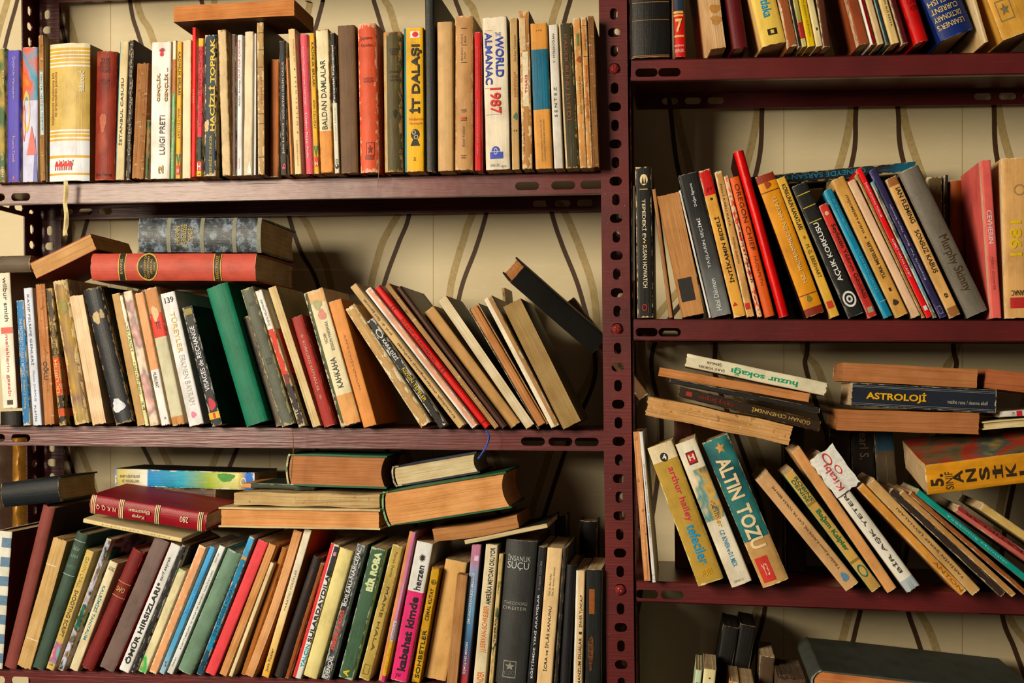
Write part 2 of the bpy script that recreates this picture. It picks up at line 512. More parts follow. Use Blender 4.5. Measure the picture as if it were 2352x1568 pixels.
    for q in g('tx', []):
        s, a0, a1, c0, c1, cc, d = q[:7]; bold = q[7] if len(q) > 7 else 0; nm = q[8] if len(q) > 8 else ('title_lettering' if q is g('tx')[0] else 'small_lettering')
        z0, z1 = sorted((fr(a0) * H, fr(a1) * H)); x0_, x1_ = (c0 - .5) * T, (c1 - .5) * T
        tv, tf = _txt[(s, bold)]; vv = []
        for X, Y in tv:
            if d == 'u': x, z = x1_ + (x0_ - x1_) * Y, z0 + (z1 - z0) * X
            elif d == 'd': x, z = x0_ + (x1_ - x0_) * Y, z1 + (z0 - z1) * X
            elif d == 'h': x, z = x0_ + (x1_ - x0_) * X, z0 + (z1 - z0) * Y
            else: x, z = x1_ + (x0_ - x1_) * X, z1 + (z0 - z1) * Y
            vv.append((x, z))
        e = .0006 + .00012 * len(g('pt', []))
        if nm == 'red_lettering': e += .0032
        me = wrap(nm, vv, tf, T, b, lambda x, z: onface(x, z, e))
        link(nm, me, mat_flat(cc, .5, 0), root)
    for q in g('ribbon', []):
        pts, wd, cc, nm = q; strip(nm, [un(*p, pl - .004) for p in pts], wd, mat_flat(cc, .7), root)
    S['root'] = root
    return root


def wrap(nm, pts, faces, T, b, fn):
    """a flat shape cut finely enough to follow the rounded face"""
    me = bpy.data.meshes.new(nm); me.from_pydata([(x, 0, z) for x, z in pts], [], faces)
    if b > .0012:
        bm = bmesh.new(); bm.from_mesh(me)
        for i in range(1, 16):
            bmesh.ops.bisect_plane(bm, geom=bm.verts[:] + bm.edges[:] + bm.faces[:], plane_co=(-T / 2 + T * i / 16, 0, 0), plane_no=(1, 0, 0))
        bm.to_mesh(me); bm.free()
    for v in me.vertices: v.co = fn(v.co.x, v.co.z)
    return me


def hash_(s):
    h = 7
    for ch in s: h = (h * 131 + ord(ch)) % 1000003
    return h


def shape(shp, x0, x1, z0, z1):
    cx, cz, rx, rz = (x0 + x1) / 2, (z0 + z1) / 2, (x1 - x0) / 2, (z1 - z0) / 2
    if shp == 'r':
        n = 8; vs_ = [(x0 + (x1 - x0) * i / n, z) for z in (z0, (z0 + z1) / 2, z1) for i in range(n + 1)]
        return vs_, [(j * 9 + i, j * 9 + i + 1, j * 9 + i + 10, j * 9 + i + 9) for j in range(2) for i in range(n)]
    if shp == 'o' or shp == 'blob' or shp == 'star' or shp == 'sun':
        n = 28 if shp != 'star' else 10; vs_ = [(cx, cz)]; rr = random.Random(int(abs(x0 * 1e5 + z0 * 1e5)))
        for i in range(n):
            a = 2 * math.pi * i / n + math.pi / 2
            q = 1 if shp == 'o' else (rr.uniform(.86, 1.04) * (1 + .14 * math.sin(3 * a + x0 * 900)) if shp == 'blob' else (1 if i % 2 == 0 else (.45 if shp == 'star' else .5)))
            vs_.append((cx + rx * q * math.cos(a), cz + rz * q * math.sin(a)))
        return vs_, [(0, 1 + i, 1 + (i + 1) % n) for i in range(n)]
    if shp == 'flap':                                                 # a torn sheet of paper with ragged edges
        rr = random.Random(11); vs_ = [(cx, cz)]; per = []
        for (ax, az), (bx, bz) in (((x0, z0), (x1, z0)), ((x1, z0), (x1, z1)), ((x1, z1), (x0, z1)), ((x0, z1), (x0, z0))):
            for i in range(9): per.append((ax + (bx - ax) * i / 9 + rr.uniform(-.06, .06) * rx, az + (bz - az) * i / 9 + rr.uniform(-.05, .05) * rz))
        n = len(per); return vs_ + per, [(0, 1 + i, 1 + (i + 1) % n) for i in range(n)]
    if shp == 'camel':                                                # standing two-humped silhouette facing right
        P = [(.05, .55), (.0, .35), (.12, .62), (.22, .8), (.32, .9), (.42, .72), (.5, .9), (.6, .88), (.66, .62), (.76, .55), (.86, .7), (.84, .95), (.98, 1.0), (1.0, .9), (.92, .84), (.94, .6), (.82, .42), (.72, .38), (.72, .0), (.65, .0), (.62, .38), (.54, .36), (.54, .0), (.47, .0), (.46, .38), (.27, .38), (.26, .0), (.19, .0), (.19, .4), (.13, .0), (.06, .0), (.1, .45)]
        vs_ = [(x0 + (x1 - x0) * p[0], z0 + (z1 - z0) * p[1]) for p in P]
        from mathutils.geometry import tessellate_polygon
        return vs_, [tuple(t) for t in tessellate_polygon([[Vector((x, z, 0)) for x, z in vs_]])]
    if shp == 'ring':
        n = 28; vs_ = []
        for i in range(n):
            a = 2 * math.pi * i / n
            for q in (1, .74): vs_.append((cx + rx * q * math.cos(a), cz + rz * q * math.sin(a)))
        return vs_, [(2 * i, 2 * ((i + 1) % n), 2 * ((i + 1) % n) + 1, 2 * i + 1) for i in range(n)]
    if shp == 'box':                                                  # a thin square outline
        t = .12; vs_ = [(x0, z0), (x1, z0), (x1, z1), (x0, z1)] + [(cx + (x - cx) * (1 - t), cz + (z - cz) * (1 - t)) for x, z in ((x0, z0), (x1, z0), (x1, z1), (x0, z1))]
        return vs_, [(i, (i + 1) % 4, (i + 1) % 4 + 4, i + 4) for i in range(4)]
    if shp == 'v':                                                    # a broad V
        vs_ = [(x0, z1), (x0 + rx * .7, z1), (cx, z0 + rz * .9), (x1 - rx * .7, z1), (x1, z1), (cx, z0)]
        return vs_, [(0, 1, 2, 5), (2, 3, 4, 5)]
    if shp == 'tri':
        return [(x0, z0), (x1, z0), (cx, z1)], [(0, 1, 2)]
    raise ValueError(shp)


def strip(name, pts, wd, m, parent, world=True):
    """a thin ribbon or thread through world points"""
    inv = parent.matrix_world.inverted(); V = []; Fc = []
    pts = smooth_pts(pts, 5)
    for i, p in enumerate(pts):
        a = pts[max(0, i - 1)]; c = pts[min(len(pts) - 1, i + 1)]; t = (c - a).normalized(); s = t.cross(Vector((0, 1, 0))).normalized()
        ca = math.cos(i * .5) * .6 + .4 if wd > .002 else 1
        for q in (s * wd / 2 + Vector((0, .3 * wd * (1 - ca), 0)), Vector((0, -.0006 - wd * .06, 0)), -s * wd / 2, Vector((0, .0006, 0))): V.append(inv @ (p + q))
    for i in range(len(pts) - 1):
        for j in range(4): Fc.append((i * 4 + j, i * 4 + (j + 1) % 4, i * 4 + 4 + (j + 1) % 4, i * 4 + 4 + j))
    Fc += [(0, 1, 2, 3), tuple(len(V) - 4 + j for j in (3, 2, 1, 0))]
    return link(name, mesh(name, V, Fc), m, parent)


def smooth_pts(pts, n):
    out = []
    for i in range(len(pts) - 1):
        p0, p1, p2, p3 = pts[max(0, i - 1)], pts[i], pts[i + 1], pts[min(len(pts) - 1, i + 2)]
        for k in range(n):
            t = k / n
            out.append(.5 * ((2 * p1) + (p2 - p0) * t + (2 * p0 - 5 * p1 + 4 * p2 - p3) * t * t + (3 * p1 - p0 - 3 * p2 + p3) * t ** 3))
    out.append(pts[-1])
    return out


# ---------------------------------------------------------------- sheet-metal plates with real slots
def plate(w, h, holes, th):
    """flat sheet in local X (0..w), Y (0..h), Z (0..th) with rounded slots (cx, cy, sx, sy)"""
    cu = bpy.data.curves.new('p', 'CURVE'); cu.dimensions = '2D'; cu.fill_mode = 'BOTH'; cu.extrude = th / 2

    def poly(pts):
        s = cu.splines.new('POLY'); s.points.add(len(pts) - 1); s.use_cyclic_u = True
        for p, q in zip(s.points, pts): p.co = (q[0], q[1], 0, 1)
    poly([(0, 0), (w, 0), (w, h), (0, h)])
    for cx, cy, sx, sy in holes:
        r = min(sx, sy) / 2 * .98; pts = []
        for qx, qy, a0 in ((1, 1, 0), (-1, 1, 90), (-1, -1, 180), (1, -1, 270)):
            for k in range(6):
                a = R(a0 + k * 18); pts.append((cx + qx * (sx / 2 - r) + r * math.cos(a), cy + qy * (sy / 2 - r) + r * math.sin(a)))
        poly(pts)
    o = bpy.data.objects.new('p', cu); COL.objects.link(o)
    dg = bpy.context.evaluated_depsgraph_get(); dg.update()
    me = bpy.data.meshes.new_from_object(o.evaluated_get(dg))
    V = [(v.co.x, v.co.y, v.co.z + th / 2) for v in me.vertices]; Fc = [tuple(p.vertices) for p in me.polygons]
    bpy.data.meshes.remove(me); bpy.data.objects.remove(o); bpy.data.curves.remove(cu)
    return V, Fc


class MB:
    def __init__(s): s.V = []; s.F = []

    def add(s, VF, fn):
        o = len(s.V); s.V += [tuple(fn(*v)) for v in VF[0]]; s.F += [tuple(i + o for i in f) for f in VF[1]]

    def box(s, a, b):
        (x0, y0, z0), (x1, y1, z1) = a, b
        s.add(([(x, y, z) for x in (x0, x1) for y in (y0, y1) for z in (z0, z1)],
               [(0, 1, 3, 2), (4, 6, 7, 5), (0, 4, 5, 1), (2, 3, 7, 6), (0, 2, 6, 4), (1, 5, 7, 3)]), lambda x, y, z: (x, y, z))


PAINT = mat_paint()
rack = thing('shelving_rack', 'maroon enamelled slotted steel shelving rack holding all the books', 'shelf rack', Matrix.Translation((un(1410, 890).x, .1, 0)))
RI = rack.matrix_world.inverted()
LIP, RLIP, ST = .029, .024, .0016


def shelf(row, pxl, pxr, slots_l, slots_r):
    A, B = LINE[row]; d = (B - A).normalized()
    xl, xr = un(pxl, 890).x, un(pxr, 890).x
    P = A + d * ((xl - A.x) / d.x); L = (xr - xl) / d.x; up = Vector((-d.z, 0, d.x))
    m = MB()
    tr = lambda fn: (lambda x, y, z: RI @ fn(x, y, z))
    sx = [.012 + .0, .043]
    fl = [(x, .011, .030 if i < 2 else .02, .0115) for i, x in enumerate(slots_l)] + [(L - x, .0125, .033, .0115) for x in slots_r]
    m.add(plate(L, LIP, fl, ST), tr(lambda x, y, z: P + d * x + up * (y - LIP) + Vector((0, z, 0))))
    rl = [(x, .012, .024, .010) for x in (.05, .084, .118)] + [(L - x, .012, .024, .010) for x in (.05, .084, .118)]
    m.add(plate(L, RLIP, rl, ST), tr(lambda x, y, z: P + d * x + up * (y - RLIP) + Vector((0, SD - z, 0))))
    m.add(plate(L, SD, [], ST), tr(lambda x, y, z: P + d * x + Vector((0, y, 0)) - up * z))
    m.add(plate(L, .009, [], ST), tr(lambda x, y, z: P + d * x + Vector((0, y, 0)) - up * (LIP - z)))
    e = [(x, .012, .024, .010) for x in (.028, .064, .10, .136, .168)]
    for xx in (0, L - ST):
        m.add(plate(SD, RLIP, e, ST), tr(lambda x, y, z: P + d * (xx + z) + up * (y - RLIP) + Vector((0, x, 0))))
    me = mesh('shelf', m.V, m.F, sm=False)
    o = link('shelf', me, PAINT, rack)
    bv = o.modifiers.new('edge', 'BEVEL'); bv.width = .0007; bv.segments = 2; bv.limit_method = 'ANGLE'; bv.angle_limit = R(60)
    return o


for row in ('L1', 'L2', 'L3'): shelf(row, -75, 1398, [.045, .085], [.062, .112, .022] if row == 'L1' else [.030, .066, .104])
for row in ('R0', 'R1', 'R2', 'R3'): shelf(row, 1447, 2560, [.0225, .0535] if row != 'R2' else [.023, .057], [.03, .064])
A_, B_ = un(0, -127), un(1370, -195); LINE['L0'] = (A_, B_); shelf('L0', -75, 1398, [.03, .066], [.03, .066])

YS = [-10 + 42.7 * i for i in range(-14, 38)]
PHASE = 4


def upright(pxx, Y, wpx, side, rear=False, bolts=()):
    """slotted angle: one flange facing forward, one running in depth at the left (-1) or right (+1) edge"""
    c = un(pxx, 784, Y); sc = (un(pxx + 50, 784, Y) - un(pxx - 50, 784, Y)).x / 100; wd = wpx * sc
    ztop = un(pxx, -260, Y).z; fwd = Vector((0, 1, 0)); upv = Vector((-LEAN, 0, 1)).normalized(); base = c - upv * (c.z / upv.z); h = ztop / upv.z
    m = MB(); tr = lambda fn: (lambda x, y, z: RI @ fn(x, y, z)); hol = []; hol2 = []
    z0 = un(pxx, 32, Y if not rear else Y).z; k = 0; zz = z0 + .0252 * 12
    j = 0
    while zz > .02:
        vert = j % 2 == 0; zl = zz
        if zl < h - .02:
            hol.append((wd / 2, zl, .0102 if vert else .017, .0155 if vert else .0122))
            hol2.append((.021, zl, .010 if vert else .015, .0155 if vert else .0125))
        zz -= .02523; j += 1
    y0 = Y if not rear else Y
    m.add(plate(wd, h, hol, .0022), tr(lambda x, y, z: base + Vector((x - wd / 2, 0, 0)) + upv * y + Vector((0, z - .0024 if not rear else z, 0))))
    dx_ = (wd / 2 - .0022) if side > 0 else -wd / 2
    f0 = -.0024 if not rear else -.042
    m.add(plate(.042, h, hol2, .0022), tr(lambda x, y, z: base + Vector((dx_ + z, f0 + x, 0)) + upv * y))
    me = mesh('upright', m.V, m.F, sm=False); o = link('upright', me, PAINT, rack)
    bv = o.modifiers.new('edge', 'BEVEL'); bv.width = .0008; bv.segments = 2; bv.limit_method = 'ANGLE'; bv.angle_limit = R(60)
    for by in bolts:
        p = un(pxx + (by - 784) * LEAN, by, Y); bolt(p, o)
    return o


def bolt(p, parent):
    """cross-slotted dome-headed bolt, painted over"""
    V = [(0, -.0056, 0)]; Fc = []; n = 20
    for r, y in ((.0022, -.0055), (.0046, -.0046), (.0066, -.0022), (.0068, 0), (.0080, 0), (.0080, .0022), (.003, .0022), (.003, .006)):
        for i in range(n):
            a = 2 * math.pi * i / n; q = y + (.0012 if (r < .005 and i % 5 == 0) else 0); V.append((r * math.cos(a), q - .0024, r * math.sin(a)))
    V[0] = (0, -.0068, 0)
    for i in range(n): Fc.append((0, 1 + i, 1 + (i + 1) % n))
    for k in range(7):
        for i in range(n): Fc.append((1 + k * n + i, 1 + k * n + (i + 1) % n, 1 + (k + 1) * n + (i + 1) % n, 1 + (k + 1) * n + i))
    me = mesh('bolt', [RI @ (Vector(v) + p) for v in V], Fc); link('bolt', me, mat_flat('#7c2d28', .35, 0, 'bolt_paint'), parent)


upright(1418.5, 0, 68, 1, False, (159, 755, 1353))
upright(-100, 0, 66, -1)
upright(116, SD, 54, -1, True)
upright(1432, SD, 58, -1, True)
upright(2585, 0, 68, 1)
upright(2500, SD, 64, 1, True)

# ---------------------------------------------------------------- wall and floor
WY = SD + .028
m = MB(); m.box((-2.6, WY, 0), (2.6, WY + .1, 2.8))
WV, WF = m.V, m.F; WM = [0] * len(WF)


def wall_line(pts, wpx, mi, off=0.0, dy=-.0006, mirror=False):
    P = smooth_pts([un(x, y, WY) for x, y in pts], 8); W0 = wpx / 1560
    cx = sum(p.x for p in P) / len(P); n0 = len(WV)
    for i, p in enumerate(P):
        t = (P[min(len(P) - 1, i + (7 if off else 1))] - P[max(0, i - (7 if off else 1))]).normalized(); s = Vector((t.z, 0, -t.x))
        x = p.x + (off if off == 0 else max(-.03, min(.03, off * -t.x / max(.2, abs(t.z)))) * (1 if t.z > 0 else -1))
        for q in (-W0 / 2, W0 / 2): WV.append((x + s.x * q, WY + dy, p.z + (s.z * q if not mirror else -s.z * q)))
    for i in range(len(P) - 1):
        WF.append((n0 + 2 * i, n0 + 2 * i + 1, n0 + 2 * i + 3, n0 + 2 * i + 2)); WM.append(mi)


LINES = [
    [(58, -90), (40, 0), (11, 110), (-25, 300), (-20, 520), (-25, 1000)],
    [(125, -60), (137, 30), (152, 105), (225, 430), (203, 500), (190, 545), (120, 800), (138, 980), (152, 1030), (171, 1090), (196, 1150), (230, 1300)],
    [(290, -80), (303, 30), (327, 110), (410, 400), (378, 498), (360, 560), (285, 800), (308, 980), (331, 1030), (353, 1075), (385, 1150), (420, 1300)],
    [(440, -60), (465, 10), (480, 100), (480, 400), (497, 500), (520, 580), (585, 800), (566, 980), (545, 1030), (526, 1075), (496, 1150), (460, 1300)],
    [(765, -60), (742, 0), (732, 40), (640, 380), (665, 500), (690, 575), (732, 660), (765, 850), (745, 980), (728, 1035), (714, 1085), (692, 1160), (655, 1300)],
    [(845, -60), (858, 0), (876, 60), (960, 350), (940, 492), (915, 560), (880, 660), (835, 850), (868, 980), (890, 1035), (912, 1090), (940, 1160), (985, 1300)],
    [(1035, -60), (1046, 0), (1066, 60), (1150, 350), (1117, 490), (1093, 570), (1055, 680), (1035, 850), (1075, 980), (1096, 1038), (1114, 1085), (1140, 1160), (1190, 1300)],
    [(1325, -60), (1310, 0), (1291, 70), (1230, 330), (1267, 488), (1290, 560), (1335, 680), (1368, 850), (1318, 980), (1297, 1040), (1261, 1150), (1205, 1330)],
    [(1765, 100), (1751, 240), (1737, 395), (1650, 640), (1643, 800), (1648, 880), (1745, 1150), (1766, 1300), (1757, 1393), (1745, 1450), (1722, 1520), (1680, 1640)],
    [(1985, 100), (1966, 250), (1955, 380), (1870, 640), (1854, 800), (1857, 870), (1950, 1150), (1986, 1310), (1977, 1395), (1964, 1450), (1930, 1600)],
    [(2046, 100), (2062, 250), (2077, 380), (2175, 640), (2190, 800), (2190, 870), (2110, 1150), (2076, 1310), (2085, 1400), (2106, 1465), (2150, 1600)],
    [(2270, 100), (2282, 235), (2297, 395), (2400, 640), (2390, 850), (2310, 1200), (2300, 1395), (2330, 1490), (2365, 1580)],
    [(1520, 100), (1540, 250), (1560, 400), (1620, 600), (1500, 800), (1520, 1000), (1480, 1300), (1450, 1500)],
]
for ln in LINES:
    wall_line(ln, 10.5, 1); wall_line(ln, 17, 2, .07, -.0003)  # dark line and the wider tan curve of the wallpaper pattern
for sx in (254, 620, 995, 1395, 1800, 2210): wall_line([(sx, -100), (sx, 400), (sx, 900), (sx, 1700)], 1.6, 2, 0, -.0002)
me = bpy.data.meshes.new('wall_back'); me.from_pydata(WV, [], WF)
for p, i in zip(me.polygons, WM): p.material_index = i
wb = link('wall_back', me, [mat_wall(), mat_flat('#3f2612', .6, 0, 'wall_stripe'), mat_flat('#a98e5c', .6, 0, 'wall_tan_stripe'), mat_flat('#c4b58d', .6, 0, 'wall_pale_stripe')])
wb['kind'] = 'structure'
t = NT('floor_boards'); raw, v = coords(t); t.l(t.ramp(t.noise(v, 6, 4, (1, 8, 1)), [(.3, col('#5a4632')), (.7, col('#6f583f'))]), t.b.inputs['Base Color'])
m = MB(); m.box((-2.6, -3.2, -.05), (2.6, WY, 0)); fl = link('floor', mesh('floor', m.V, m.F, sm=False), t.m); fl['kind'] = 'structure'

# carved gilt picture frame leaning on the wall, outside the rack at the left
M_ = un(20, 1085, SD - .01); pf = thing('picture_frame', 'dark carved picture frame with gilt moulding at the far left edge', 'picture frame', Matrix.Translation(M_))
PI_ = pf.matrix_world.inverted()


def frame_piece(nm, x0, x1, y0, y1, ya, yb, c, met):
    V = []; Fc = []; nx, ny = 8, 26; rr = random.Random(5)
    for j in range(ny + 1):
        for i in range(nx + 1):
            a = un(x0 + (x1 - x0) * i / nx, y0 + (y1 - y0) * j / ny, ya)
            prof = -.012 * math.sin(math.pi * i / nx) - .003 * math.sin(j * 2.1) * math.sin(math.pi * i / nx) + rr.uniform(-.001, .001)
            V.append(PI_ @ (a + Vector((0, prof, 0))))
    for j in range(ny):
        for i in range(nx): p = j * (nx + 1) + i; Fc.append((p, p + 1, p + nx + 2, p + nx + 1))
    o0 = len(V)
    for (x, y) in ((x0, y0), (x1, y0), (x1, y1), (x0, y1)): V.append(PI_ @ un(x, y, yb))
    c0 = [0, nx, (ny + 1) * (nx + 1) - 1, ny * (nx + 1)]
    Fc.append((o0, o0 + 1, o0 + 2, o0 + 3))
    Fc.append(tuple(list(range(0, nx + 1)) + [o0 + 1, o0])); Fc.append(tuple([ny * (nx + 1) + i for i in range(nx + 1)] + [o0 + 2, o0 + 3]))
    Fc.append(tuple([j * (nx + 1) for j in range(ny + 1)] + [o0 + 3, o0])); Fc.append(tuple([j * (nx + 1) + nx for j in range(ny + 1)] + [o0 + 2, o0 + 1]))
    link(nm, mesh(nm, V, Fc), mat_flat(c, .4, met, 'carved_wood'), pf)


frame_piece('gilt_moulding', 29, 64, 1000, 1462, SD - .012, SD + .006, '#9a6a30', .4)
frame_piece('carved_panel', -45, 28, 1000, 1462, SD - .008, SD + .006, '#3a2618', 0)


# ================================================================ upper left shelf, left to right
GILT = '#c9a24a'
bk('L1', 'L1a', -55, 42, 1380, -58, 45, 372, '#2f4a2c', 'green and gold mottled paperback cut by the left edge, beside the purple one', art=(1380, 372, ['#274023', '#2f4a2a', '#3d5a30', '#a5853a', '#35502c'], 30), tx=[('KUR', 655, 545, .78, .92, '#c9b878', 'd'), ('ZITA', 1215, 1165, .72, .9, '#c9b878', 'h'), ('HAN', 1340, 1265, .72, .9, '#d8d0b0', 'd')])
bk('L1', 'L1a', 48, 153, 1380, 45, 155, 390, '#4b3f92', 'purple paperback with pale lettering, near the left end of the upper left shelf', tx=[('Şuşirtin Varsayım', 755, 440, .42, .68, '#b7a6cf', 'd'), ('Francis Creek', 1235, 1035, .42, .68, '#b08aa8', 'd')], pt=[('blob', 1362, 1335, .46, .6, '#c05a4a', 'emblem')], wear=.15)
bk('L1', 'L1a', 157, 292, 1380, 160, 285, 372, '#c3bcc4', 'pale lilac paperback painted with red and yellow ribbons and a teal top', zones=[(1380, '#c0bac4'), (760, '#c9a0a0'), (700, '#3f8f9c')], art=(770, 372, ['#2f8fa0', '#d2542f', '#2f8fa0', '#d8502c', '#e0a040'], 26),
   pt=[('ring', 1010, 700, .05, .52, '#dfa94a', 'ribbon_picture'), ('ring', 1080, 800, -.1 + .12, .22, '#cf5a4a', 'ribbon_picture'), ('tri', 1380, 1030, .7, .99, '#6f6a96', 'ribbon_picture'), ('tri', 1180, 960, .3, .95, '#d2685a', 'ribbon_picture')], wear=.15)
bk('L1', 'L1a', 297, 342, 1385, 280, 332, 290, '#a8804e', 'ragged brown paperback whose torn spine frays upwards, left of the white and gold jacket', bare=2, pg='#a8763f', rag=.003, ragp=.003, wob=.0012, pt=[('r', 1040, 560, .25, .85, '#a9b8b0', 'spine_strip')], tx=[('KARIMI NİÇİN ALDIM ?', 1005, 560, .35, .78, '#4d5a68', 'u')])
bk('L1', 'L1a', 343, 668, 1372, 340, 680, 338, '#e6dcc6', 'thick white and gold jacketed hardback with four tiny red camels and a hanging ribbon', hb=1, bulge=.006, W=.135, wear=.05, cloth=0, rough=.42, bc='#b59a63', conc=.003,
   zones=[(1372, '#e9e2d4'), (1330, '#c69a48'), (1312, '#ece6da'), (1200, '#c69a48'), (1182, '#e6e1da'), (1070, '#caa04c'), (1054, '#ece6da'), (1042, '#caa04c'), (1024, '#ece6da'), (1014, '#caa04c'), (998, '#ece6da'), (986, '#c2a25a'), (515, '#ece6da'), (503, '#caa04c'), (485, '#ece6da'), (476, '#caa04c'), (455, '#ece6da'), (446, '#caa04c'), (428, '#ece6da'), (420, '#caa04c'), (402, '#e6d6b0'), (392, '#caa04c'), (374, '#dccba0')],
   tx=[('književnost muslimana bih', 945, 555, .07, .16, '#8f4a2c', 'u'), ('na orijentalnim jezicima', 885, 548, .15, .24, '#8f4a2c', 'u'), ('šabanović', 700, 548, .76, .88, '#efe6d2', 'u')],
   pt=[('camel', 1292, 1212, .17 + .115 * i, .30 + .115 * i, '#c43a30', 'camel_emblem') for i in range(4)],
   ribbon=[([(151, 416), (151, 440), (149, 465), (152, 490), (151, 515), (149, 532), (150, 541)], .0065, '#c8b07a', 'ribbon_bookmark')])
bk('L1', 'L1a', 690, 855, 1370, 706, 875, 400, '#7c2a1e', 'mottled rust red old hardback with dark faded lettering, right of the white and gold jacket', hb=1, art=(1370, 400, ['#6f2018', '#86301f', '#7a2a1e', '#a04a30'], 26), edge='#a8573a', wear=.5,
   tx=[(s, 480 + 28 * i, 455 + 28 * i, .28 - .05 * len(s) / 14, .72 + .05 * len(s) / 14, '#3f130e', 'h') for i, s in enumerate(('THE', 'PROFESSOR', 'CHALLENGER', 'STORIES'))] + [('A Conan', 630, 608, .3, .72, '#3f130e', 'h'), ('Doyle', 655, 634, .36, .66, '#3f130e', 'h'), ('John Murray', 1345, 1315, .1, .9, '#3f130e', 'h')],
   pt=[('blob', 1010, 860, .28, .62, '#a8553a', 'bare_patch')])
bk('L1', 'L1a', 855, 938, 1362, 897, 968, 322, '#cdb583', 'tan paperback with a teal left edge, lettered İSTANBUL CASUSU', xs=[(.12, '#3f8f9c')], tx=[('İSTANBUL CASUSU', 1105, 600, .25, .62, '#1c1a17', 'u', .012)])
bk('L1', 'L1a', 935, 985, 1355, 970, 1005, 305, '#241d18', 'thin black paperback lettered KODİN, its dark cover facing right', tx=[('KODİN * PANAİT İSTRATİ', 1170, 330, .3, .8, '#a8977a', 'u')], bc='#2c2119', wear=.6)
bk('L1', 'L1a', 985, 1076, 1348, 1022, 1122, 478, '#9a6a40', 'coverless brown stack of sewn leaves, shortest book left of white GENÇLİK', bare=2, noboards=1, pg='#a9713f', rag=.002, ragp=.002)
bk('L1', 'L1a', 1080, 1116, 1345, 1102, 1126, 900, '#3c4a28', 'narrow stained green and orange book squeezed against the white GENÇLİK spine', art=(1345, 900, ['#2f3c22', '#4a5a2c', '#b06a34'], 40))
bk('L1', 'L1a', 1118, 1278, 1364, 1130, 1290, 334, '#ecdfca', 'white paperback lettered GENÇLİK in outlined yellow with a red flower at its top', wear=.25, edge='#c08a50', W=.13,
   tx=[('GENÇLİK,', 785, 573, .27, .5, '#2a211a', 'u', .03), ('GENÇLİK ...', 785, 531, .66, .89, '#2a211a', 'u', .03), ('GENÇLİK,', 783, 575, .285, .485, '#e0a53a', 'u', 0, 'title_fill'), ('GENÇLİK ...', 783, 533, .675, .875, '#e0a53a', 'u', 0, 'title_fill'), ('LUIGI PRETI', 1182, 888, .47, .74, '#201a17', 'u', .005), ('2', 1325, 1265, .42, .68, '#2a211a', 'u', .05), ('2', 1322, 1268, .44, .66, '#cfa040', 'u', .015, 'numeral_fill')],
   pt=[('o', 446, 412, .44, .64, '#c62a34', 'flower_emblem'), ('sun', 420, 378, .36, .74, '#9a1f2a', 'flower_emblem')])
bk('L1', 'L1a', 1275, 1308, 1335, 1292, 1326, 298, '#78a868', 'slim green and cream paperback squeezed between white GENÇLİK and an orange spine', zones=[(1335, '#6fa463'), (695, '#b3703a'), (440, '#e4d3b0')], tx=[('KARDEŞ GEÇİT  A. S. Peterman', 1255, 720, .25, .72, '#e4e8d0', 'u')])
YV = lambda yv, yh, y0: [('v', yv, yv - 100, .1, .95, '#2f6a45', 'v_emblem'), ('r', yh, yh - 72, .2, .85, '#cf3a34', 'publisher_mark')]
bk('L1', 'L1a', 1308, 1360, 1328, 1328, 1366, 300, '#dca53c', 'orange yellow paperback lettered KADINLIK SIRLARI, left copy of two, left of the bright red spine', tx=[('KADINLIK SIRLARI', 700, 378, .3, .75, '#2a2016', 'd', .008), ('ANN CELUZAT', 1030, 800, .3, .7, '#4a3a22', 'd'), ('H', 1285, 1255, .35, .7, '#f0e6d4', 'h', .02)], pt=YV(1245, 1300, 0))
bk('L1', 'L1a', 1362, 1434, 1332, 1366, 1440, 292, '#e7c9a0', 'plain cream paperback with no lettering, left of the tall bright red spine', edge='#b8824a')
bk('L1', 'L1b', -3, 27, 1330, -3, 42, 213, '#df281d', 'tall thin bright red booklet under the left part of the flat wooden coloured book', wear=.05, tx=[('KIRMIZI', 780, 675, .3, .6, '#e8a080', 'u')], W=.14)
bk('L1', 'L1b', 30, 80, 1312, 48, 93, 276, '#c8343a', 'red paperback lettered ÖLÜM TUZAĞI with yellow top and black foot', zones=[(1312, '#e0b040'), (1275, '#c8342f'), (1200, '#1d2a22'), (1020, '#cc3440'), (338, '#e5b33c')], tx=[('ÖLÜM TUZAĞI', 675, 365, .2, .75, '#4c141a', 'd'), ('Harley Howard', 940, 745, .3, .7, '#4c141a', 'd'), ('*', 710, 690, .3, .6, '#3a1014', 'd'), ('H', 1265, 1210, .2, .8, '#f0e4d2', 'h', .015), ('14', 1305, 1290, .3, .7, '#2a2016', 'h')])
bk('L1', 'L1b', 85, 190, 1322, 95, 190, 262, '#1d2b35', 'worn navy paperback lettered HACİZLİ TOPRAK in yellow', wear=1.1, tx=[('HACİZLİ TOPRAK', 985, 292, .38, .88, '#e0b23a', 'u', .03), ('CENGİZ TUNCER', 1312, 1015, .4, .66, '#b59a3a', 'u', .01)], pt=[('blob', 985, 895, .04, .42, '#dba878', 'torn_patch')])
bk('L1', 'L1b', 222, 302, 1345, 193, 262, 250, '#ceae7e', 'creased beige paperback with blank spine, right of the navy HACİZLİ TOPRAK', wear=.8, edge='#8a6a3e', wob=.0008)
bk('L1', 'L1b', 304, 336, 1335, 297, 335, 275, '#5d4238', 'narrow mauve brown book between the creased beige and the grey white spines', wear=.3)
bk('L1', 'L1b', 336, 382, 1320, 338, 388, 265, '#dad2c6', 'grey white paperback lettered DUP DUP ÇEDENE in pink', wear=.05, tx=[('DUP DUP ÇEDENE .', 590, 285, .22, .62, '#c8485a', 'u'), ('Atilla Atalay', 805, 605, .25, .62, '#6f6a66', 'u'), ('iletişim', 1272, 1192, .3, .55, '#c8707a', 'u')])
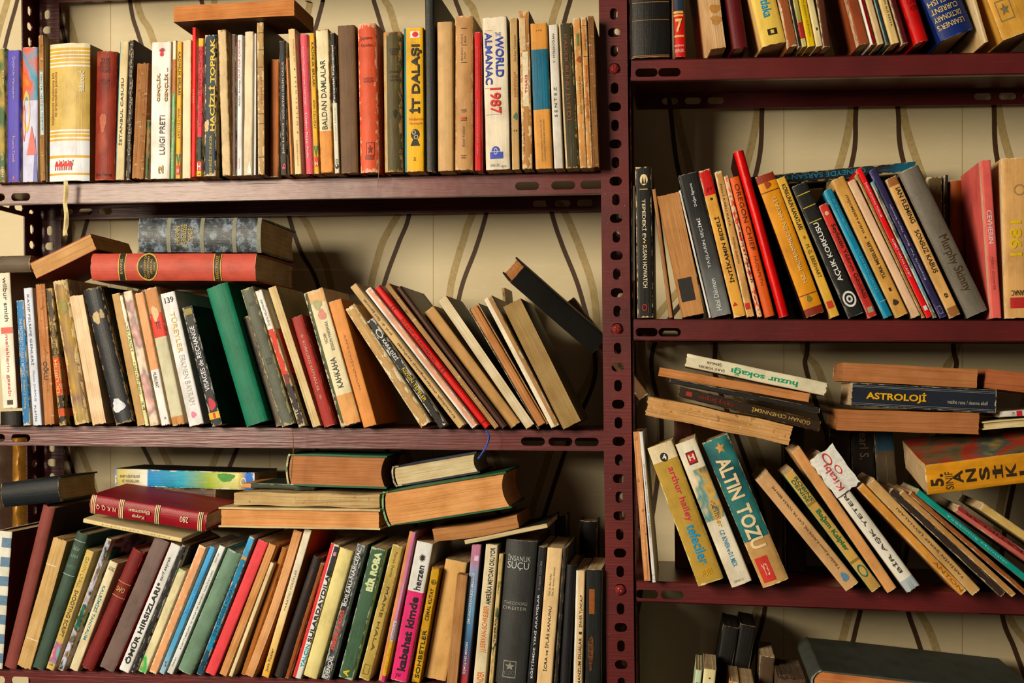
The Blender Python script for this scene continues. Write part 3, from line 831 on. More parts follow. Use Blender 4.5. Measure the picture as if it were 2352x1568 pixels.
bk('L1', 'L1b', 384, 456, 1303, 393, 470, 225, '#dcc59d', 'blank cream paperback with a torn white foot, right of DUP DUP ÇEDENE', wear=.2, wob=.0008, pt=[('tri', 1290, 1190, .45, .95, '#ece0cc', 'torn_patch')])
bk('L1', 'L1b', 462, 490, 1308, 472, 489, 246, '#efe6d8', 'slim plain white booklet just left of the tall worn brown spine', wear=.05)
bk('L1', 'L1b', 492, 565, 1322, 489, 548, 182, '#a98250', 'tall cracked brown paperback with ruled lines, its dark cover facing right', wear=1.3, edge='#d8bd8a', bc='#3a2817', rag=.0015, tx=[('ÇELLER EVİ', 795, 590, .35, .7, '#b5532c', 'u')], pt=[('r', y, y - 5, .15, .95, '#4a3118', 'rule') for y in (262, 390, 520, 870, 945, 1195)])
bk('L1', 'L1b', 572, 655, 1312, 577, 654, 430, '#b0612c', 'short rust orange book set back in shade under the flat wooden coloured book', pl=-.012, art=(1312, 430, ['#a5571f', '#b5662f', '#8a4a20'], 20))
bk('L1', 'L1b', 664, 730, 1320, 660, 718, 318, '#1e1b1a', 'black paperback lettered SOĞUKTAN GELEN CASUS with a red b mark', wear=.3, tx=[('SOĞUKTAN GELEN CASUS', 905, 478, .35, .72, '#cfc4b4', 'u'), ('John Le Carré', 1165, 935, .35, .72, '#d5cabb', 'u'), ('b', 1278, 1240, .3, .8, '#d0465a', 'u', .03)])
bk('L1', 'L1b', 733, 764, 1320, 690, 722, 448, '#d98b4b', 'narrow orange coverless book, left of the cream DİLBİLGİSİ', bare=1, pg='#d98b4b')
bk('L1', 'L1b', 766, 834, 1318, 722, 776, 228, '#e6bd84', 'cream orange paperback lettered DİLBİLGİSİ with wide letter spacing', tx=[('D İ L B İ L G İ S İ', 952, 585, .6, .78, '#2f5a4c', 'u'), ('Tahir Nejat GENCAN', 482, 308, .62, .76, '#2f4a44', 'u'), ('GÜVEN YAYINEVİ', 1258, 1062, .4, .58, '#2f4a44', 'u')], pt=[('o', 1015, 1000, .6, .76, '#2f6a5c', 'dot'), ('o', 540, 525, .6, .76, '#2f6a5c', 'dot')])
bk('L1', 'L1b', 853, 915, 1305, 803, 872, 255, '#d2585f', 'pink cloth hardback with silver lettering running down its spine', hb=1, edge='#d8a8a0', tx=[('Türk Örgün ve Gereği', 790, 345, .28, .58, '#d3b8a8', 'd'), ('Lütfen Beni Anla', 1185, 850, .28, .6, '#d3b8a8', 'd')])
bk('L1', 'L1b', 915, 962, 1300, 877, 924, 245, '#e0a63a', 'orange yellow paperback lettered KADINLIK SIRLARI, right copy of two, beside the pink cloth spine', tx=[('KADINLIK SIRLARI', 645, 315, .35, .75, '#2a2016', 'd', .008), ('ANN CELUZAT', 965, 745, .3, .7, '#4a3a22', 'd'), ('H', 1240, 1210, .35, .8, '#f0e6d4', 'h', .02)], pt=YV(1190, 1245, 0))
bk('L1', 'L1b', 964, 1066, 1297, 922, 1030, 222, '#d99048', 'torn paperback with cream upper spine lettered BALDAN DAMLALAR over orange leaves', zones=[(1297, '#d88e48'), (985, '#e6cfa0')], wear=.7, edge='#8a5a2c', rag=.002, tx=[('BALDAN DAMLALAR', 972, 452, .28, .68, '#1d1b16', 'u', .006)])
bk('L1', 'L1b', 1070, 1114, 1300, 1033, 1078, 245, '#cdbf9f', 'narrow paperback, black and white lettering above a cream foot with a yin and yang disc', zones=[(1300, '#d3c6a8'), (775, '#1f1d1b')], tx=[('Ferozolsk Kaipnameni', 770, 340, .25, .75, '#d6ccb8', 'u', .02), ('Cüneyt Ülsever', 1055, 800, .35, .6, '#8a7a5c', 'u'), ('23', 1225, 1195, .3, .75, '#2a2622', 'u')], pt=[('o', 1268, 1228, .15, .85, '#1d1a18', 'yin_yang_disc'), ('o', 1250, 1233, .3, .6, '#d8ccb0', 'yin_yang_disc')])
bk('L1', 'L1b', 1118, 1252, 1295, 1085, 1232, 186, '#62442a', 'plain dark brown clothbound hardback with a flat blank spine', hb=1, bulge=.0008, wear=.15, edge='#a07a4c')
bk('L1', 'L1b', 1258, 1408, 1285, 1230, 1388, 165, '#c9573a', 'worn coral red cloth hardback with dark lettering and a square stamp at its foot', hb=1, wear=1.4, edge='#e0a884', W=.13, ribbon=[([(862, 396), (868, 372), (870, 400), (867, 430)], .0008, '#c9a070', 'binding_thread')],
   tx=[('Şeytanın', 295, 262, .14, .78, '#4a1c14', 'h'), ('Oyunları', 348, 318, .2, .8, '#4a1c14', 'h'), ('NUREDDİN', 588, 568, .3, .8, '#5a241a', 'h'), ('KARACAM', 612, 592, .3, .8, '#5a241a', 'h')], pt=[('box', 1160, 1060, .36, .8, '#6a2c20', 'stamp'), ('star', 1150, 1075, .42, .72, '#6a2c20', 'stamp'), ('r', 1190, 1160, .3, .75, '#8a3c2a', 'stamp')])
bk('L1', 'L1c', 0, 150, 1262, -10, 136, 208, '#4d4226', 'battered olive brown hardback with cracked corners, left of the yellow İT DALAŞI', hb=1, wear=1.8, edge='#b3814c', xs=[(.2, '#b49a6c')], tx=[('MODERN', 350, 335, .35, .85, '#2a2212', 'h'), ('FIRST', 368, 354, .4, .8, '#2a2212', 'h'), ('AIDS', 386, 372, .42, .76, '#2a2212', 'h'), ('MODERN', 520, 503, .35, .85, '#2a2212', 'h'), ('HOUSE', 555, 538, .4, .8, '#2a2212', 'h'), ('WALTER', 582, 565, .35, .85, '#2a2212', 'h')], pt=[('blob', 855, 790, .5, .75, '#2c2414', 'stamp')])
bk('L1', 'L1c', 153, 313, 1278, 150, 302, 200, '#e0a822', 'yellow paperback lettered İT DALAŞI in heavy black with a teal left edge', xs=[(.13, '#2f6f70')], wear=.12, W=.13, tx=[('İT DALAŞI', 842, 325, .27, .9, '#1b1813', 'u', .035), ('frederick', 895, 875, .24, .96, '#c2482c', 'h'), ('forsyth', 930, 908, .28, .92, '#c2482c', 'h'), ('2', 1195, 1172, .46, .58, '#2a2414', 'h')], pt=[('r', 275, 226, .35, .82, '#e8dcc8', 'publisher_mark'), ('o', 270, 230, .44, .76, '#cf3a30', 'publisher_mark'), ('o', 1040, 960, .34, .78, '#221c14', 'emblem'), ('tri', 1085, 1000, .32, .8, '#221c14', 'emblem'), ('ring', 1000, 970, .4, .6, '#d8c8a0', 'emblem'), ('ring', 1035, 1005, .5, .72, '#d8c8a0', 'emblem')])
bk('L1', 'L1c', 322, 390, 1305, 303, 385, -75, '#24241f', 'tallest black slate hardback on the upper left shelf, reaching past the top of the photo', hb=1, bulge=.001, W=.15, wear=.1, bc='#1d1813', rough=.4)
bk('L1', 'L1c', 402, 532, 1290, 400, 522, 170, '#c69c67', 'book wrapped in blank brown kraft paper beside the tall black hardback', bulge=.002, wear=.1, edge='#a87a48', W=.14)
bk('L1', 'L1c', 536, 672, 1265, 531, 682, 108, '#b98957', 'kraft coloured old book with black ruled lines and a small red bar on its spine', hb=1, bulge=.003, wear=1.0, edge='#d2ae7c', rag=.0025, ragp=.003,
   tx=[('Ibrahim', 442, 345, .32, .42, '#4a3018', 'u'), ('Hoyi', 430, 385, .5, .6, '#4a3018', 'u'), ('Paul S.', 315, 240, .32, .42, '#4a3018', 'u'), ('Buck', 310, 260, .5, .6, '#4a3018', 'u'), ('Remzi Kitabevi', 1090, 940, .42, .54, '#4a3018', 'u'), ('101', 1180, 1165, .38, .6, '#2a1c0e', 'h', .01), ('309', 835, 820, .38, .62, '#5a3c1e', 'h')],
   pt=[('r', y, y - 4, .34, .66, '#2f2010', 'rule') for y in (205, 330, 460, 816, 895, 1158)] + [('r', 885, 868, .34, .64, '#c04030', 'red_bar')])
bk('L1', 'L1c', 683, 742, 1276, 680, 738, 240, '#c01722', 'slim bright red paperback leaning on the white almanac, lettered AŞK', wear=.2, edge='#e0a090', tx=[('AŞK  ÇEŞİTLİ AÇILARDAN', 1160, 750, .3, .58, '#d8807a', 'u'), ('BURHANETTİN ŞENLİ', 672, 350, .3, .58, '#cf6a66', 'u')])
bk('L1', 'L1c', 760, 965, 1297, 745, 925, 150, '#e3d0ae', 'white almanac paperback with big blue letters, a red 1987 and a globe at its foot', wear=.25, edge='#b08a58', W=.14, bulge=.0012, wob=.0008,
   tx=[('ALMANAC', 658, 265, .08, .36, '#2f3f94', 'd', .02), ('WORLD', 605, 302, .5, .82, '#33449a', 'd', .02), ('THE', 300, 270, .5, .74, '#33449a', 'h'), ('1987', 880, 685, .25, .68, '#c8322c', 'd', .02), ('345-33', 1275, 1255, .2, .55, '#6a6a80', 'h'), ('40-9', 1285, 1265, .62, .82, '#6a6a80', 'h')],
   pt=[('r', 685, 683, .05, .7, '#5a5a80', 'rule'), ('r', 885, 883, .05, .7, '#5a5a80', 'rule'), ('r', 252, 249, .1, .4, '#c87a6a', 'rule'), ('r', 1215, 1165, .2, .72, '#3a4a9c', 'globe_emblem'), ('o', 1200, 1122, .26, .6, '#3a4a9c', 'globe_emblem'), ('ring', 1185, 1135, .36, .5, '#d8c8b0', 'globe_emblem'), ('r', 1164, 1160, .26, .6, '#d8c8b0', 'globe_emblem')])
bk('L1', 'L1c', 970, 1022, 1285, 938, 1018, 150, '#b8915c', 'tan paperback with red and green lettering squeezed right of the white almanac', bc='#4a3318', wear=.6, tx=[('KAHRAMANLAR', 740, 550, .42, .62, '#b03a24', 'u'), ('GEÇİYOR', 745, 570, .68, .86, '#b03a24', 'u'), ('Perihan Tanrıöver', 475, 275, .5, .7, '#3a2c18', 'u')], pt=[('blob', 915, 860, .3, .85, '#4a6a4a', 'emblem'), ('o', 1002, 988, .3, .45, '#3a4a3a', 'dot'), ('o', 1002, 988, .6, .75, '#3a4a3a', 'dot')])
bk('L1', 'L1c', 1030, 1135, 1287, 1022, 1090, 105, '#a5703c', 'ragged brown paperback with a pale torn strip lettered THAIS in red', wear=2.2, edge='#d8b684', rag=.003, ragp=.003, wob=.001, bc='#3a2616', tx=[('THAIS', 722, 585, .45, .68, '#c2382c', 'u', .01), ('Faruk Toprak', 1180, 1015, .12, .3, '#4a3218', 'u')], pt=[('r', 820, 410, .25, .78, '#e0caa0', 'torn_strip'), ('r', 400, 160, .1, .6, '#c9a87c', 'torn_strip')])
bk('L1', 'L1c', 1140, 1271, 1270, 1098, 1232, 178, '#d2924a', 'orange paperback with a broad teal band round the middle of its spine', zones=[(1270, '#d09048'), (828, '#155f70'), (376, '#cb8a44')], wear=.15, tx=[('İKTİSAT, MALİYE, MATEMATİK VE', 1215, 905, .38, .47, '#3c5a52', 'u'), ('COMPTENCE TERİMLERİ SÖZLÜĞÜ', 1218, 900, .54, .63, '#3c5a52', 'u'), ('1 9 8', 240, 226, .35, .65, '#8a6a3a', 'h')])
bk('L1', 'L1c', 1278, 1358, 1265, 1240, 1310, 185, '#d8cbb4', 'white paperback lettered SENTEZ, right of the teal banded one', wear=.15, tx=[('S E N T E Z', 880, 655, .3, .6, '#3a352f', 'u'), ('Y. MİRDOĞAN', 475, 255, .3, .58, '#3a352f', 'u')])
bk('L1', 'L1c', 1366, 1473, 1252, 1312, 1418, 163, '#37311b', 'cracked dark olive paperback with faint orange lettering, right of white SENTEZ', wear=1.1, edge='#a88a58', xs=[(.14, '#c8a878')], tx=[('KADER BUNU İSTEDİ', 900, 250, .35, .7, '#8a4a24', 'd')])
bk('L1', 'L1c', 1474, 1534, 1267, 1420, 1482, 140, '#c58a4c', 'creased tan paperback lettered ŞAİR PADİŞAHLAR, third from the right post', wear=1.2, tx=[('ŞAİR PADİŞAHLAR', 865, 580, .4, .68, '#4a4a24', 'u')], pt=[('blob', 480, 430, .3, .95, '#9a4a24', 'stain'), ('r', 350, 260, .4, .7, '#55703c', 'mark')], bare=0)
bk('L1', 'L1c', 1537, 1592, 1270, 1484, 1546, 138, '#bb8044', 'creased tan paperback with red script lettering, second from the right post', wear=1.2, tx=[('Şair Eşber', 900, 690, .3, .7, '#b03c26', 'u'), ('Mehmet', 660, 500, .35, .7, '#b03c26', 'u'), ('Celâl Ömer', 385, 265, .4, .66, '#4a3218', 'u')], pt=[('r', 205, 201, .2, .9, '#4a3018', 'rule'), ('r', 437, 433, .2, .9, '#4a3018', 'rule')])
bk('L1', 'L1c', 1596, 1648, 1258, 1551, 1612, 125, '#7a4c24', 'curled brown stack of leaves standing against the right post', bare=2, noboards=1, pg='#8a5a2c', bow=-.0004, ragp=.003)
lk('L1', 'P', 398, 55, 676, 40, 36, '#c4783c', 'wooden orange book lying flat along the tops of the upper left row', face='fore', pg='#c87a3a', W=.085, bc='#4a2c18', pl=-.05, wear=.1, edge='#e0b080', group=None)

# ================================================================ middle left shelf
bk('L2', 'L2a', 8, 120, 1310, -38, 66, 440, '#e0d2b6', 'white paperback lettered meleklerin gazabı in red at the left end of the middle shelf', snap=0, bc='#6a4426', W=.13, tx=[('wilbur smith', 752, 470, .5, .76, '#2a2420', 'd'), ('meleklerin gazabı', 1232, 835, .4, .66, '#c2483a', 'd')], pt=[('r', 1288, 1258, .34, .72, '#3a3020', 'publisher_mark'), ('r', 830, 790, .2, .95, '#d2604c', 'flourish')])
bk('L2', 'L2a', -20, 130, 1405, -20, 128, 1316, '#1d1814', 'low dark slab of a book hidden under the white paperback at the left end', hb=1, W=.13, wear=0)
bk('L2', 'L2a', 138, 204, 1405, 103, 152, 600, '#2a6892', 'blue paperback with pale lettering, left of the white KAYIP FELSEFE one', wear=.9, tx=[("THE PRESIDENT'S PLANE IS MISSING", 1092, 715, .28, .7, '#a9b8bc', 'd', .004), ('Robert J. Serling', 1298, 1115, .3, .7, '#b8a85c', 'd')])
bk('L2', 'L2a', 207, 274, 1413, 145, 211, 528, '#e9e7e6', 'clean white paperback lettered KAYIP FELSEFE GENLERİ', wear=.03, tx=[('KAYIP FELSEFE GENLERİ', 1025, 570, .35, .66, '#34405a', 'd'), ('Mevlüt DURMUŞ', 1258, 1062, .36, .62, '#6a7080', 'd'), ('PLATİN', 1385, 1285, .3, .56, '#22222a', 'd')])
bk('L2', 'L2a', 289, 352, 1420, 220, 300, 510, '#b9733f', 'coverless book of rust coloured leaves with the letters OĞLU on its spine', bare=2, noboards=1, pg='#bd7a45', ragp=.002, rag=.002, tx=[('OĞLU', 1130, 1010, .25, .8, '#2a1c14', 'd', .02)])
bk('L2', 'L2a', 374, 442, 1408, 295, 348, 525, '#34291a', 'dark brown paperback with an orange red lettered block low on its spine', zones=[(1408, '#1d1813'), (1350, '#c04c22'), (1300, '#1d1813'), (1215, '#c4481f'), (970, '#3a2c1a')], wear=1.4, edge='#b09058', tx=[('EVELYN ANTHONY', 965, 740, .35, .7, '#b08a3c', 'u'), ('UÇURUM', 1200, 985, .25, .75, '#e0a060', 'u', .01)])
bk('L2', 'L2a', 455, 580, 1420, 318, 425, 488, '#8f7446', 'tattered mottled brown hardback whose spine hangs in strips, left of the coverless cream book', wear=2.4, edge='#cdb07c', art=(1420, 488, ['#6a4f3a', '#9a7a40', '#b8975a', '#7a5a48', '#a8843c'], 18), rag=.005, ragp=.004, wob=.0015, hb=1, bulge=.003, pt=[('o', 705, 610, .15, .78, '#8a7a3c', 'round_seal')])
bk('L2', 'L2a', 578, 692, 1396, 440, 530, 558, '#e3bc8e', 'coverless cream book beside the battered black one', bare=1, noboards=1, pg='#e6c193', ragp=.002)
bk('L2', 'L2a', 728, 872, 1415, 520, 652, 532, '#2a2a2a', 'battered black hardback with a blank white sticker at its foot', hb=1, bulge=.004, wear=1.0, edge='#9a8058', rough=.42, tx=[('TENEKE', 632, 618, .45, .8, '#55504a', 'h')], pt=[('blob', 765, 682, .2, .62, '#c0a274', 'torn_patch'), ('blob', 742, 678, .62, .85, '#b0946a', 'torn_patch'), ('blob', 1345, 1252, .1, .78, '#ece6dc', 'sticker')], rag=.003)
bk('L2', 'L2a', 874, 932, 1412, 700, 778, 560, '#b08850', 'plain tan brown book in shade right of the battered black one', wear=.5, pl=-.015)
bk('L2', 'L2a', 930, 962, 1420, 760, 795, 575, '#dcd49c', 'slim pale yellow paperback with black lettering, left of the pink mottled one', wear=.8, edge='#8a6a3c', zones=[(1420, '#e0dca0'), (800, '#e3d6b8')], tx=[('VELFADET', 945, 775, .25, .7, '#3a3a2c', 'd'), ('FANTEZİNİNG', 1215, 1010, .25, .7, '#3a3a2c', 'd'), ('24', 1320, 1260, .3, .7, '#3a3a2c', 'd')])
bk('L2', 'L2a', 958, 1028, 1422, 786, 852, 552, '#d9b8a0', 'faded pink and cream mottled paperback leaning in the middle left row', wear=.9, art=(1422, 552, ['#e6d3b8', '#cf9a8a', '#9a7a72', '#e0c8a8', '#d8a890'], 45))
bk('L2', 'L2a', 1032, 1098, 1422, 858, 925, 565, '#dc9a68', 'peach paperback with a white lower label lettered MURKURAT', zones=[(1422, '#ece2d2'), (1065, '#dc9a66')], wear=.7, rag=.002, tx=[('MURKURAT', 1180, 1082, .25, .62, '#2c2622', 'd'), ('36', 1385, 1370, .5, .72, '#4a4038', 'h')])
bk('L2', 'L2a', 1098, 1197, 1422, 922, 1008, 535, '#c3b792', 'worn beige book with a red label strip and bare leaves at its top', zones=[(1422, '#b9814c'), (1370, '#c6bb96'), (856, '#c83a2c'), (700, '#b97a48')], wear=.6, rag=.003, tx=[('TE', 800, 755, .3, .7, '#6a1c16', 'h')], pt=[('blob', 750, 650, .2, .75, '#dcb080', 'torn_patch')])
bk('L2', 'L2a', 1207, 1318, 1420, 1022, 1128, 558, '#e6ded0', 'white paperback with a bold black 139 near the top of its spine', wear=.1, W=.13, tx=[('139', 625, 588, .22, .8, '#2c2824', 'h', .006), ('TÜREYLER', 950, 685, .38, .75, '#d9ae5c', 'd', .006), ('ERKMEN BAYRAM', 1290, 965, .38, .72, '#bdb4a4', 'd')], pt=[('blob', 1372, 1330, .3, .65, '#d87c88', 'emblem')])
bk('L2', 'L2a', 1355, 1435, 1420, 1162, 1240, 648, '#20201f', 'black paperback lettered VISAGES de RECHANGE with a red figure at its foot', wear=1.0, edge='#a8a090', bc='#161a14', bart=['#0e100e', '#14180f', '#1c2a18', '#0e100e'], W=.13, tx=[('VISAGES de RECHANGE', 1195, 775, .28, .72, '#e0dcd2', 'u', .012), ('1', 1372, 1338, .4, .6, '#c03028', 'h', .02)], pt=[('blob', 1322, 1240, .2, .85, '#b83440', 'figure'), ('r', 1376, 1334, 0, 1, '#d9a93c', 'yellow_band'), ('r', 700, 660, .1, .9, '#8a7a3c', 'label')])
bk('L2', 'L2b', 342, 502, 1415, 75, 247, 505, '#1e6b4b', 'thick plain green cloth hardback leaning in the middle left row', hb=1, bulge=.003, wear=.12, edge='#5aa080', W=.145)
bk('L2', 'L2b', 530, 588, 1400, 320, 366, 690, '#6f624e', 'short grey brown paperback lettered Dişi Örümcek behind the green hardback', wear=.6, pl=-.005, tx=[('Dişi Örümcek', 1072, 890, .35, .75, '#2a241c', 'u', .006)])
bk('L2', 'L2b', 566, 672, 1395, 308, 400, 500, '#5b5a49', 'worn olive grey cloth hardback between the green one and a slim red and white spine', hb=1, bulge=.002, wear=1.2, edge='#a89a6c', ribbon=[([(672, 986), (674, 1030), (671, 1068), (668, 1106)], .0011, '#8a6a44', 'binding_thread')], tx=[('XLET', 615, 595, .3, .7, '#3a382c', 'h'), ('SALİH', 975, 950, .3, .75, '#45432f', 'h'), ('TURGUT', 1000, 980, .3, .75, '#45432f', 'h')])
bk('L2', 'L2b', 680, 738, 1400, 398, 455, 518, '#c8c0b0', 'slim paperback in white, red and black sections right of the olive grey cloth one', zones=[(1400, '#2c2420'), (1130, '#6a2a20'), (1065, '#c23c2a'), (770, '#e6ddcc')], wear=1.2, edge='#c8b088', tx=[('KEMALETTİN TUĞCU', 750, 580, .35, .7, '#2c2824', 'd'), ('21', 1320, 1290, .3, .6, '#e0d8c8', 'd')])
bk('L2', 'L2b', 778, 832, 1412, 483, 550, 505, '#c9a468', 'coverless book showing cream page edges, left of the red KORKUSUZ KAPTANLAR', bare=1, noboards=1, pg='#dabb80', W=.12)
bk('L2', 'L2b', 843, 928, 1400, 633, 715, 685, '#9f3029', 'dark red cloth hardback lettered KORKUSUZ KAPTANLAR', hb=1, bulge=.001, wear=.3, edge='#c07a5c', tx=[('KORKUSUZ KAPTANLAR', 1172, 845, .38, .62, '#cfa27c', 'd'), ('*', 825, 800, .4, .62, '#cfa27c', 'd'), ('*', 1225, 1195, .4, .62, '#cfa27c', 'd')], snap=1)
bk('L2', 'L2b', 955, 1090, 1410, 702, 860, 532, '#dca46a', 'broken book with a cream label lettered KAHKAHA over bare orange leaves', xs=[(.2, '#3c4428')], zones=[(1410, '#d89a5c'), (1215, '#e0cda0'), (620, '#d8a46c')], wear=1.2, rag=.004, ragp=.003, tx=[('KAHKAHA', 1170, 975, .38, .66, '#2f3a34', 'u', .008), ('YAZAN', 880, 815, .38, .52, '#5a5a48', 'u'), ('EDISON MARSHALL', 930, 740, .6, .74, '#5a5a48', 'u')], pt=[('blob', 660, 590, .3, .75, '#a8a070', 'mark'), ('blob', 730, 660, .4, .8, '#d08a70', 'mark')])
bk('L2', 'L2b', 1104, 1202, 1408, 872, 978, 588, '#d68c4c', 'plain orange paperback with faint stamped lettering, right of KAHKAHA', wear=.15, bc='#a8602c', W=.14, tx=[('AFFETMİYORUM', 1170, 805, .42, .6, '#b06a30', 'd')])
bk('L2', 'P', 960, 997, 987, 785, 822, 706, '#b98f59', 'split old tan hardback leaning steeply, left of the black KIZGIN TEPELER', hb=1, bulge=.002, wear=2.0, edge='#e2cfa4', bow=.0003, wob=.0004, rag=.003)
bk('L2', 'P', 998, 1032, 977, 836, 858, 725, '#24211c', 'black paperback lettered KIZGIN TEPELER in yellow, leaning steeply', wear=1.0, edge='#d8d0c0', tx=[('KARA DİZİ', 820, 772, .3, .85, '#e6e0d4', 'd', .02), ('KIZGIN TEPELER', 917, 840, .3, .75, '#cfae3c', 'd', .012)], pt=[('ring', 768, 748, .2, .85, '#d8d0c0', 'emblem')])
bk('L2', 'P', 1044, 1074, 989, 800, 820, 657, '#c6a069', 'tan paperback lettered kronolojik otolarengoloji tarihçesi, leaning steeply', wear=.2, tx=[('kronolojik otolarengoloji tarihçesi', 968, 795, .3, .72, '#4a3420', 'u'), ('prof. dr. fikri şenocak', 775, 690, .3, .72, '#4a3420', 'u')])
bk('L2', 'P', 1078, 1103, 990, 834, 855, 666, '#dda07c', 'slim peach paperback with a white left edge, leaning left of the bright red one', xs=[(.3, '#ece2d2')], wear=1.0, edge='#efe0c8')
bk('L2', 'P', 1107, 1131, 983, 856, 876, 655, '#c9141d', 'bright red hardback leaning steeply, with a blue ribbon hanging below the shelf edge', hb=1, bulge=.001, wear=.04, rough=.35, tx=[('İKİ KAYIP ve BULUNMAYAN', 830, 730, .25, .7, '#6a0c12', 'd', .006)], pt=[('r', y, y - 2, .1, .95, '#7a1016', 'rule') for y in (702, 708, 848, 855, 972)], ribbon=[([(1116, 988), (1123, 1002), (1119, 1020), (1111, 1035), (1104, 1046), (1098, 1053)], .0026, '#3c549c', 'ribbon_bookmark')])
bk('L2', 'P', 1133, 1149, 985, 880, 896, 651, '#a87a4a', 'thin coverless tan book leaning between the bright red and the dark brown ones', bare=2, noboards=1, pg='#b58650')
bk('L2', 'P', 1149, 1166, 982, 906, 924, 655, '#4c3126', 'dark brown leather hardback leaning steeply right of the bright red one', hb=1, bulge=.002, wear=.3, edge='#7a5a44', rough=.4)
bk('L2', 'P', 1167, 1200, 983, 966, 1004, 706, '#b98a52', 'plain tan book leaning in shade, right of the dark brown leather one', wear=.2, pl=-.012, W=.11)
bk('L2', 'P', 1190, 1206, 982, 950, 974, 668, '#3c2358', 'purple book showing only its top behind the leaning middle left row', hb=1, pl=.112, W=.07, wear=.1)
bk('L2', 'P', 1205, 1233, 984, 1001, 1030, 681, '#dcc293', 'thick block of cream page edges with its fore-edge outward, in the leaning row', face='fore', pg='#dec698', bc='#3a2e22', wear=.3)
bk('L2', 'P', 1234, 1256, 975, 1062, 1106, 690, '#c17d40', 'orange brown book in a black cover leaning right of the cream page block', bare=1, pg='#c47f42', bc='#1d1a17', xs=[(.2, '#1d1a17')], hb=1)
bk('L2', 'P', 1262, 1289, 984, 1108, 1132, 682, '#d8bd90', 'narrow cream and brown book leaning, second from the big dark leaning one', xs=[(.5, '#e6d3b0')], zones=[(984, '#a87c4c')], wear=.9, rag=.002)
bk('L2', 'P', 1292, 1336, 978, 1146, 1204, 686, '#a8844a', 'old brownish page block with fore-edge outward, last before the big black leaning book', face='fore', pg='#a5824a', bc='#6a5a38', wear=.3)
bk('L2', 'P', 1160, 1176, 985, 1130, 1152, 668, '#9a7c50', 'small brown book top showing behind the last leaning books of the middle row', pl=.112, W=.07, pt=[('star', 690, 675, .3, .7, '#2a241c', 'emblem')])
bk('L2', 'P', 1341, 1413, 823, 1154, 1226, 628, '#15130f', 'big black hardback leaning hard towards the post, its page head showing at top left', hb=1, bulge=.001, wear=.12, edge='#4a443a', pit=20, W=.1, pg='#b5703a', pl=.012, snap=0)
bk('L2', 'P', 1462, 1496, 922, 1290, 1324, 690, '#7c5636', 'brown paperback with torn spine passing behind the post, beside the big black leaning book', pl=.118, W=.032, wear=1.0, snap=0, tx=[('DUYS', 785, 735, .3, .8, '#8a2c20', 'd', .01), ('Don Marquis', 865, 790, .3, .75, '#1d1813', 'd', .01)])
lk('L2', 'L2a', 212, 442, 600, 252, 108, '#8a2a24', 'old tan book with a reddish cover propped at a slant on the white paperback', face='fore', pg='#c99356', bc='#7a2a20', W=.12, pl=-.03, wear=.6)
lk('L2', 'P', 316, 554, 599, 554, 77, '#454a4c', 'old blue black leather hardback with four raised bands, top of the flat pair', hb=1, bulge=.005, W=.15, pl=-.028, wear=.7, edge='#8a8270', rough=.34, art=(316, 599, ['#1e2122', '#2a2d2d', '#404444', '#7d8588', '#4a4e4e'], 95), bc='#241d17',
   tx=[('HASAN', 414, 404, .25, .8, '#b09038', 'r'), ('LAROUSSE', 430, 418, .2, .85, '#b09038', 'r'), ('ZADE', 444, 434, .3, .7, '#b09038', 'r')], pt=[('r', x, x + 9, 0, 1, '#7a745c', 'raised_band') for x in (383, 460, 534, 590)])
lk('L2', 'P', 208, 626, 586, 627, 62, '#ba5240', 'coral red cloth dictionary lying flat with a black oval label, under the leather book', hb=1, bulge=.006, W=.17, pl=-.03, wear=.1, edge='#d89a80', bc='#5a2c20',
   tx=[('EVANS', 277, 283, .22, .75, '#c09a48', 'r'), ('RANDOM HOUSE', 496, 504, .1, .92, '#b8923e', 'r')] + [(s, 325 + 7.4 * i, 330.5 + 7.4 * i, .5 - .045 * len(s) * .72, .5 + .045 * len(s) * .72, '#c09a48', 'r') for i, s in enumerate(('A', 'DICTIONARY OF', 'CONTEMPORARY', 'AMERICAN', 'USAGE'))],
   pt=[('r', 272, 289, .02, .98, GILT, 'gilt_rule'), ('r', 274, 287, .02, .98, '#231d18', 'black_band'), ('o', 316, 365, .0, 1.0, GILT, 'gilt_rule'), ('o', 318.5, 362.5, .05, .95, '#231d18', 'oval_label'), ('r', 491, 509, .02, .98, GILT, 'gilt_rule'), ('r', 493, 507, .02, .98, '#231d18', 'black_band')])
lk('L2', 'L2a', -60, 385, 190, 378, 105, '#5a4a38', 'dark grey brown book lying on the white paperback at the left edge', hb=1, W=.12, pl=-.02, wear=.3, pit=0)

# ================================================================ lower left shelf
bk('L3', 'L3a', -75, 14, 1440, -40, 100, 553, '#d6cdb4', 'tall book with cream and grey blue chevron stripes, cut by the left edge, lower shelf', bc='#7a2c18', W=.15, wear=.2, hb=1, bulge=.001,
   pt=[('r', y, y - 62, .42, 1.0, '#5f7684', 'chevron_stripe') for y in range(1400, 560, -124)])
lk('L3', 'P', 2, 1160, 134, 1146, 55, '#15191b', 'slate black book lying on the striped one below the gilt frame', hb=1, pl=-.012, W=.12, wear=.1, xs=None, pg='#c9a468')
bk('L3', 'L3a', -5, 108, 1480, 262, 352, 432, '#7d4036', 'tall mauve brown textured hardback leaning at the left of the lower shelf', hb=1, bulge=.004, cloth=1, wear=.12, edge='#a8705c', W=.16, bc='#2a1612', rough=.6)
bk('L3', 'L3a', 106, 212, 1482, 338, 445, 642, '#c99c5c', 'coverless tan book tied with thread, leaning left of the dark green cloth one', bare=1, noboards=1, pg='#cba05e', ragp=.003, pt=[('r', 818, 812, 0, .8, '#d8c49a', 'thread'), ('r', 1298, 1292, .1, 1, '#d8c49a', 'thread')])
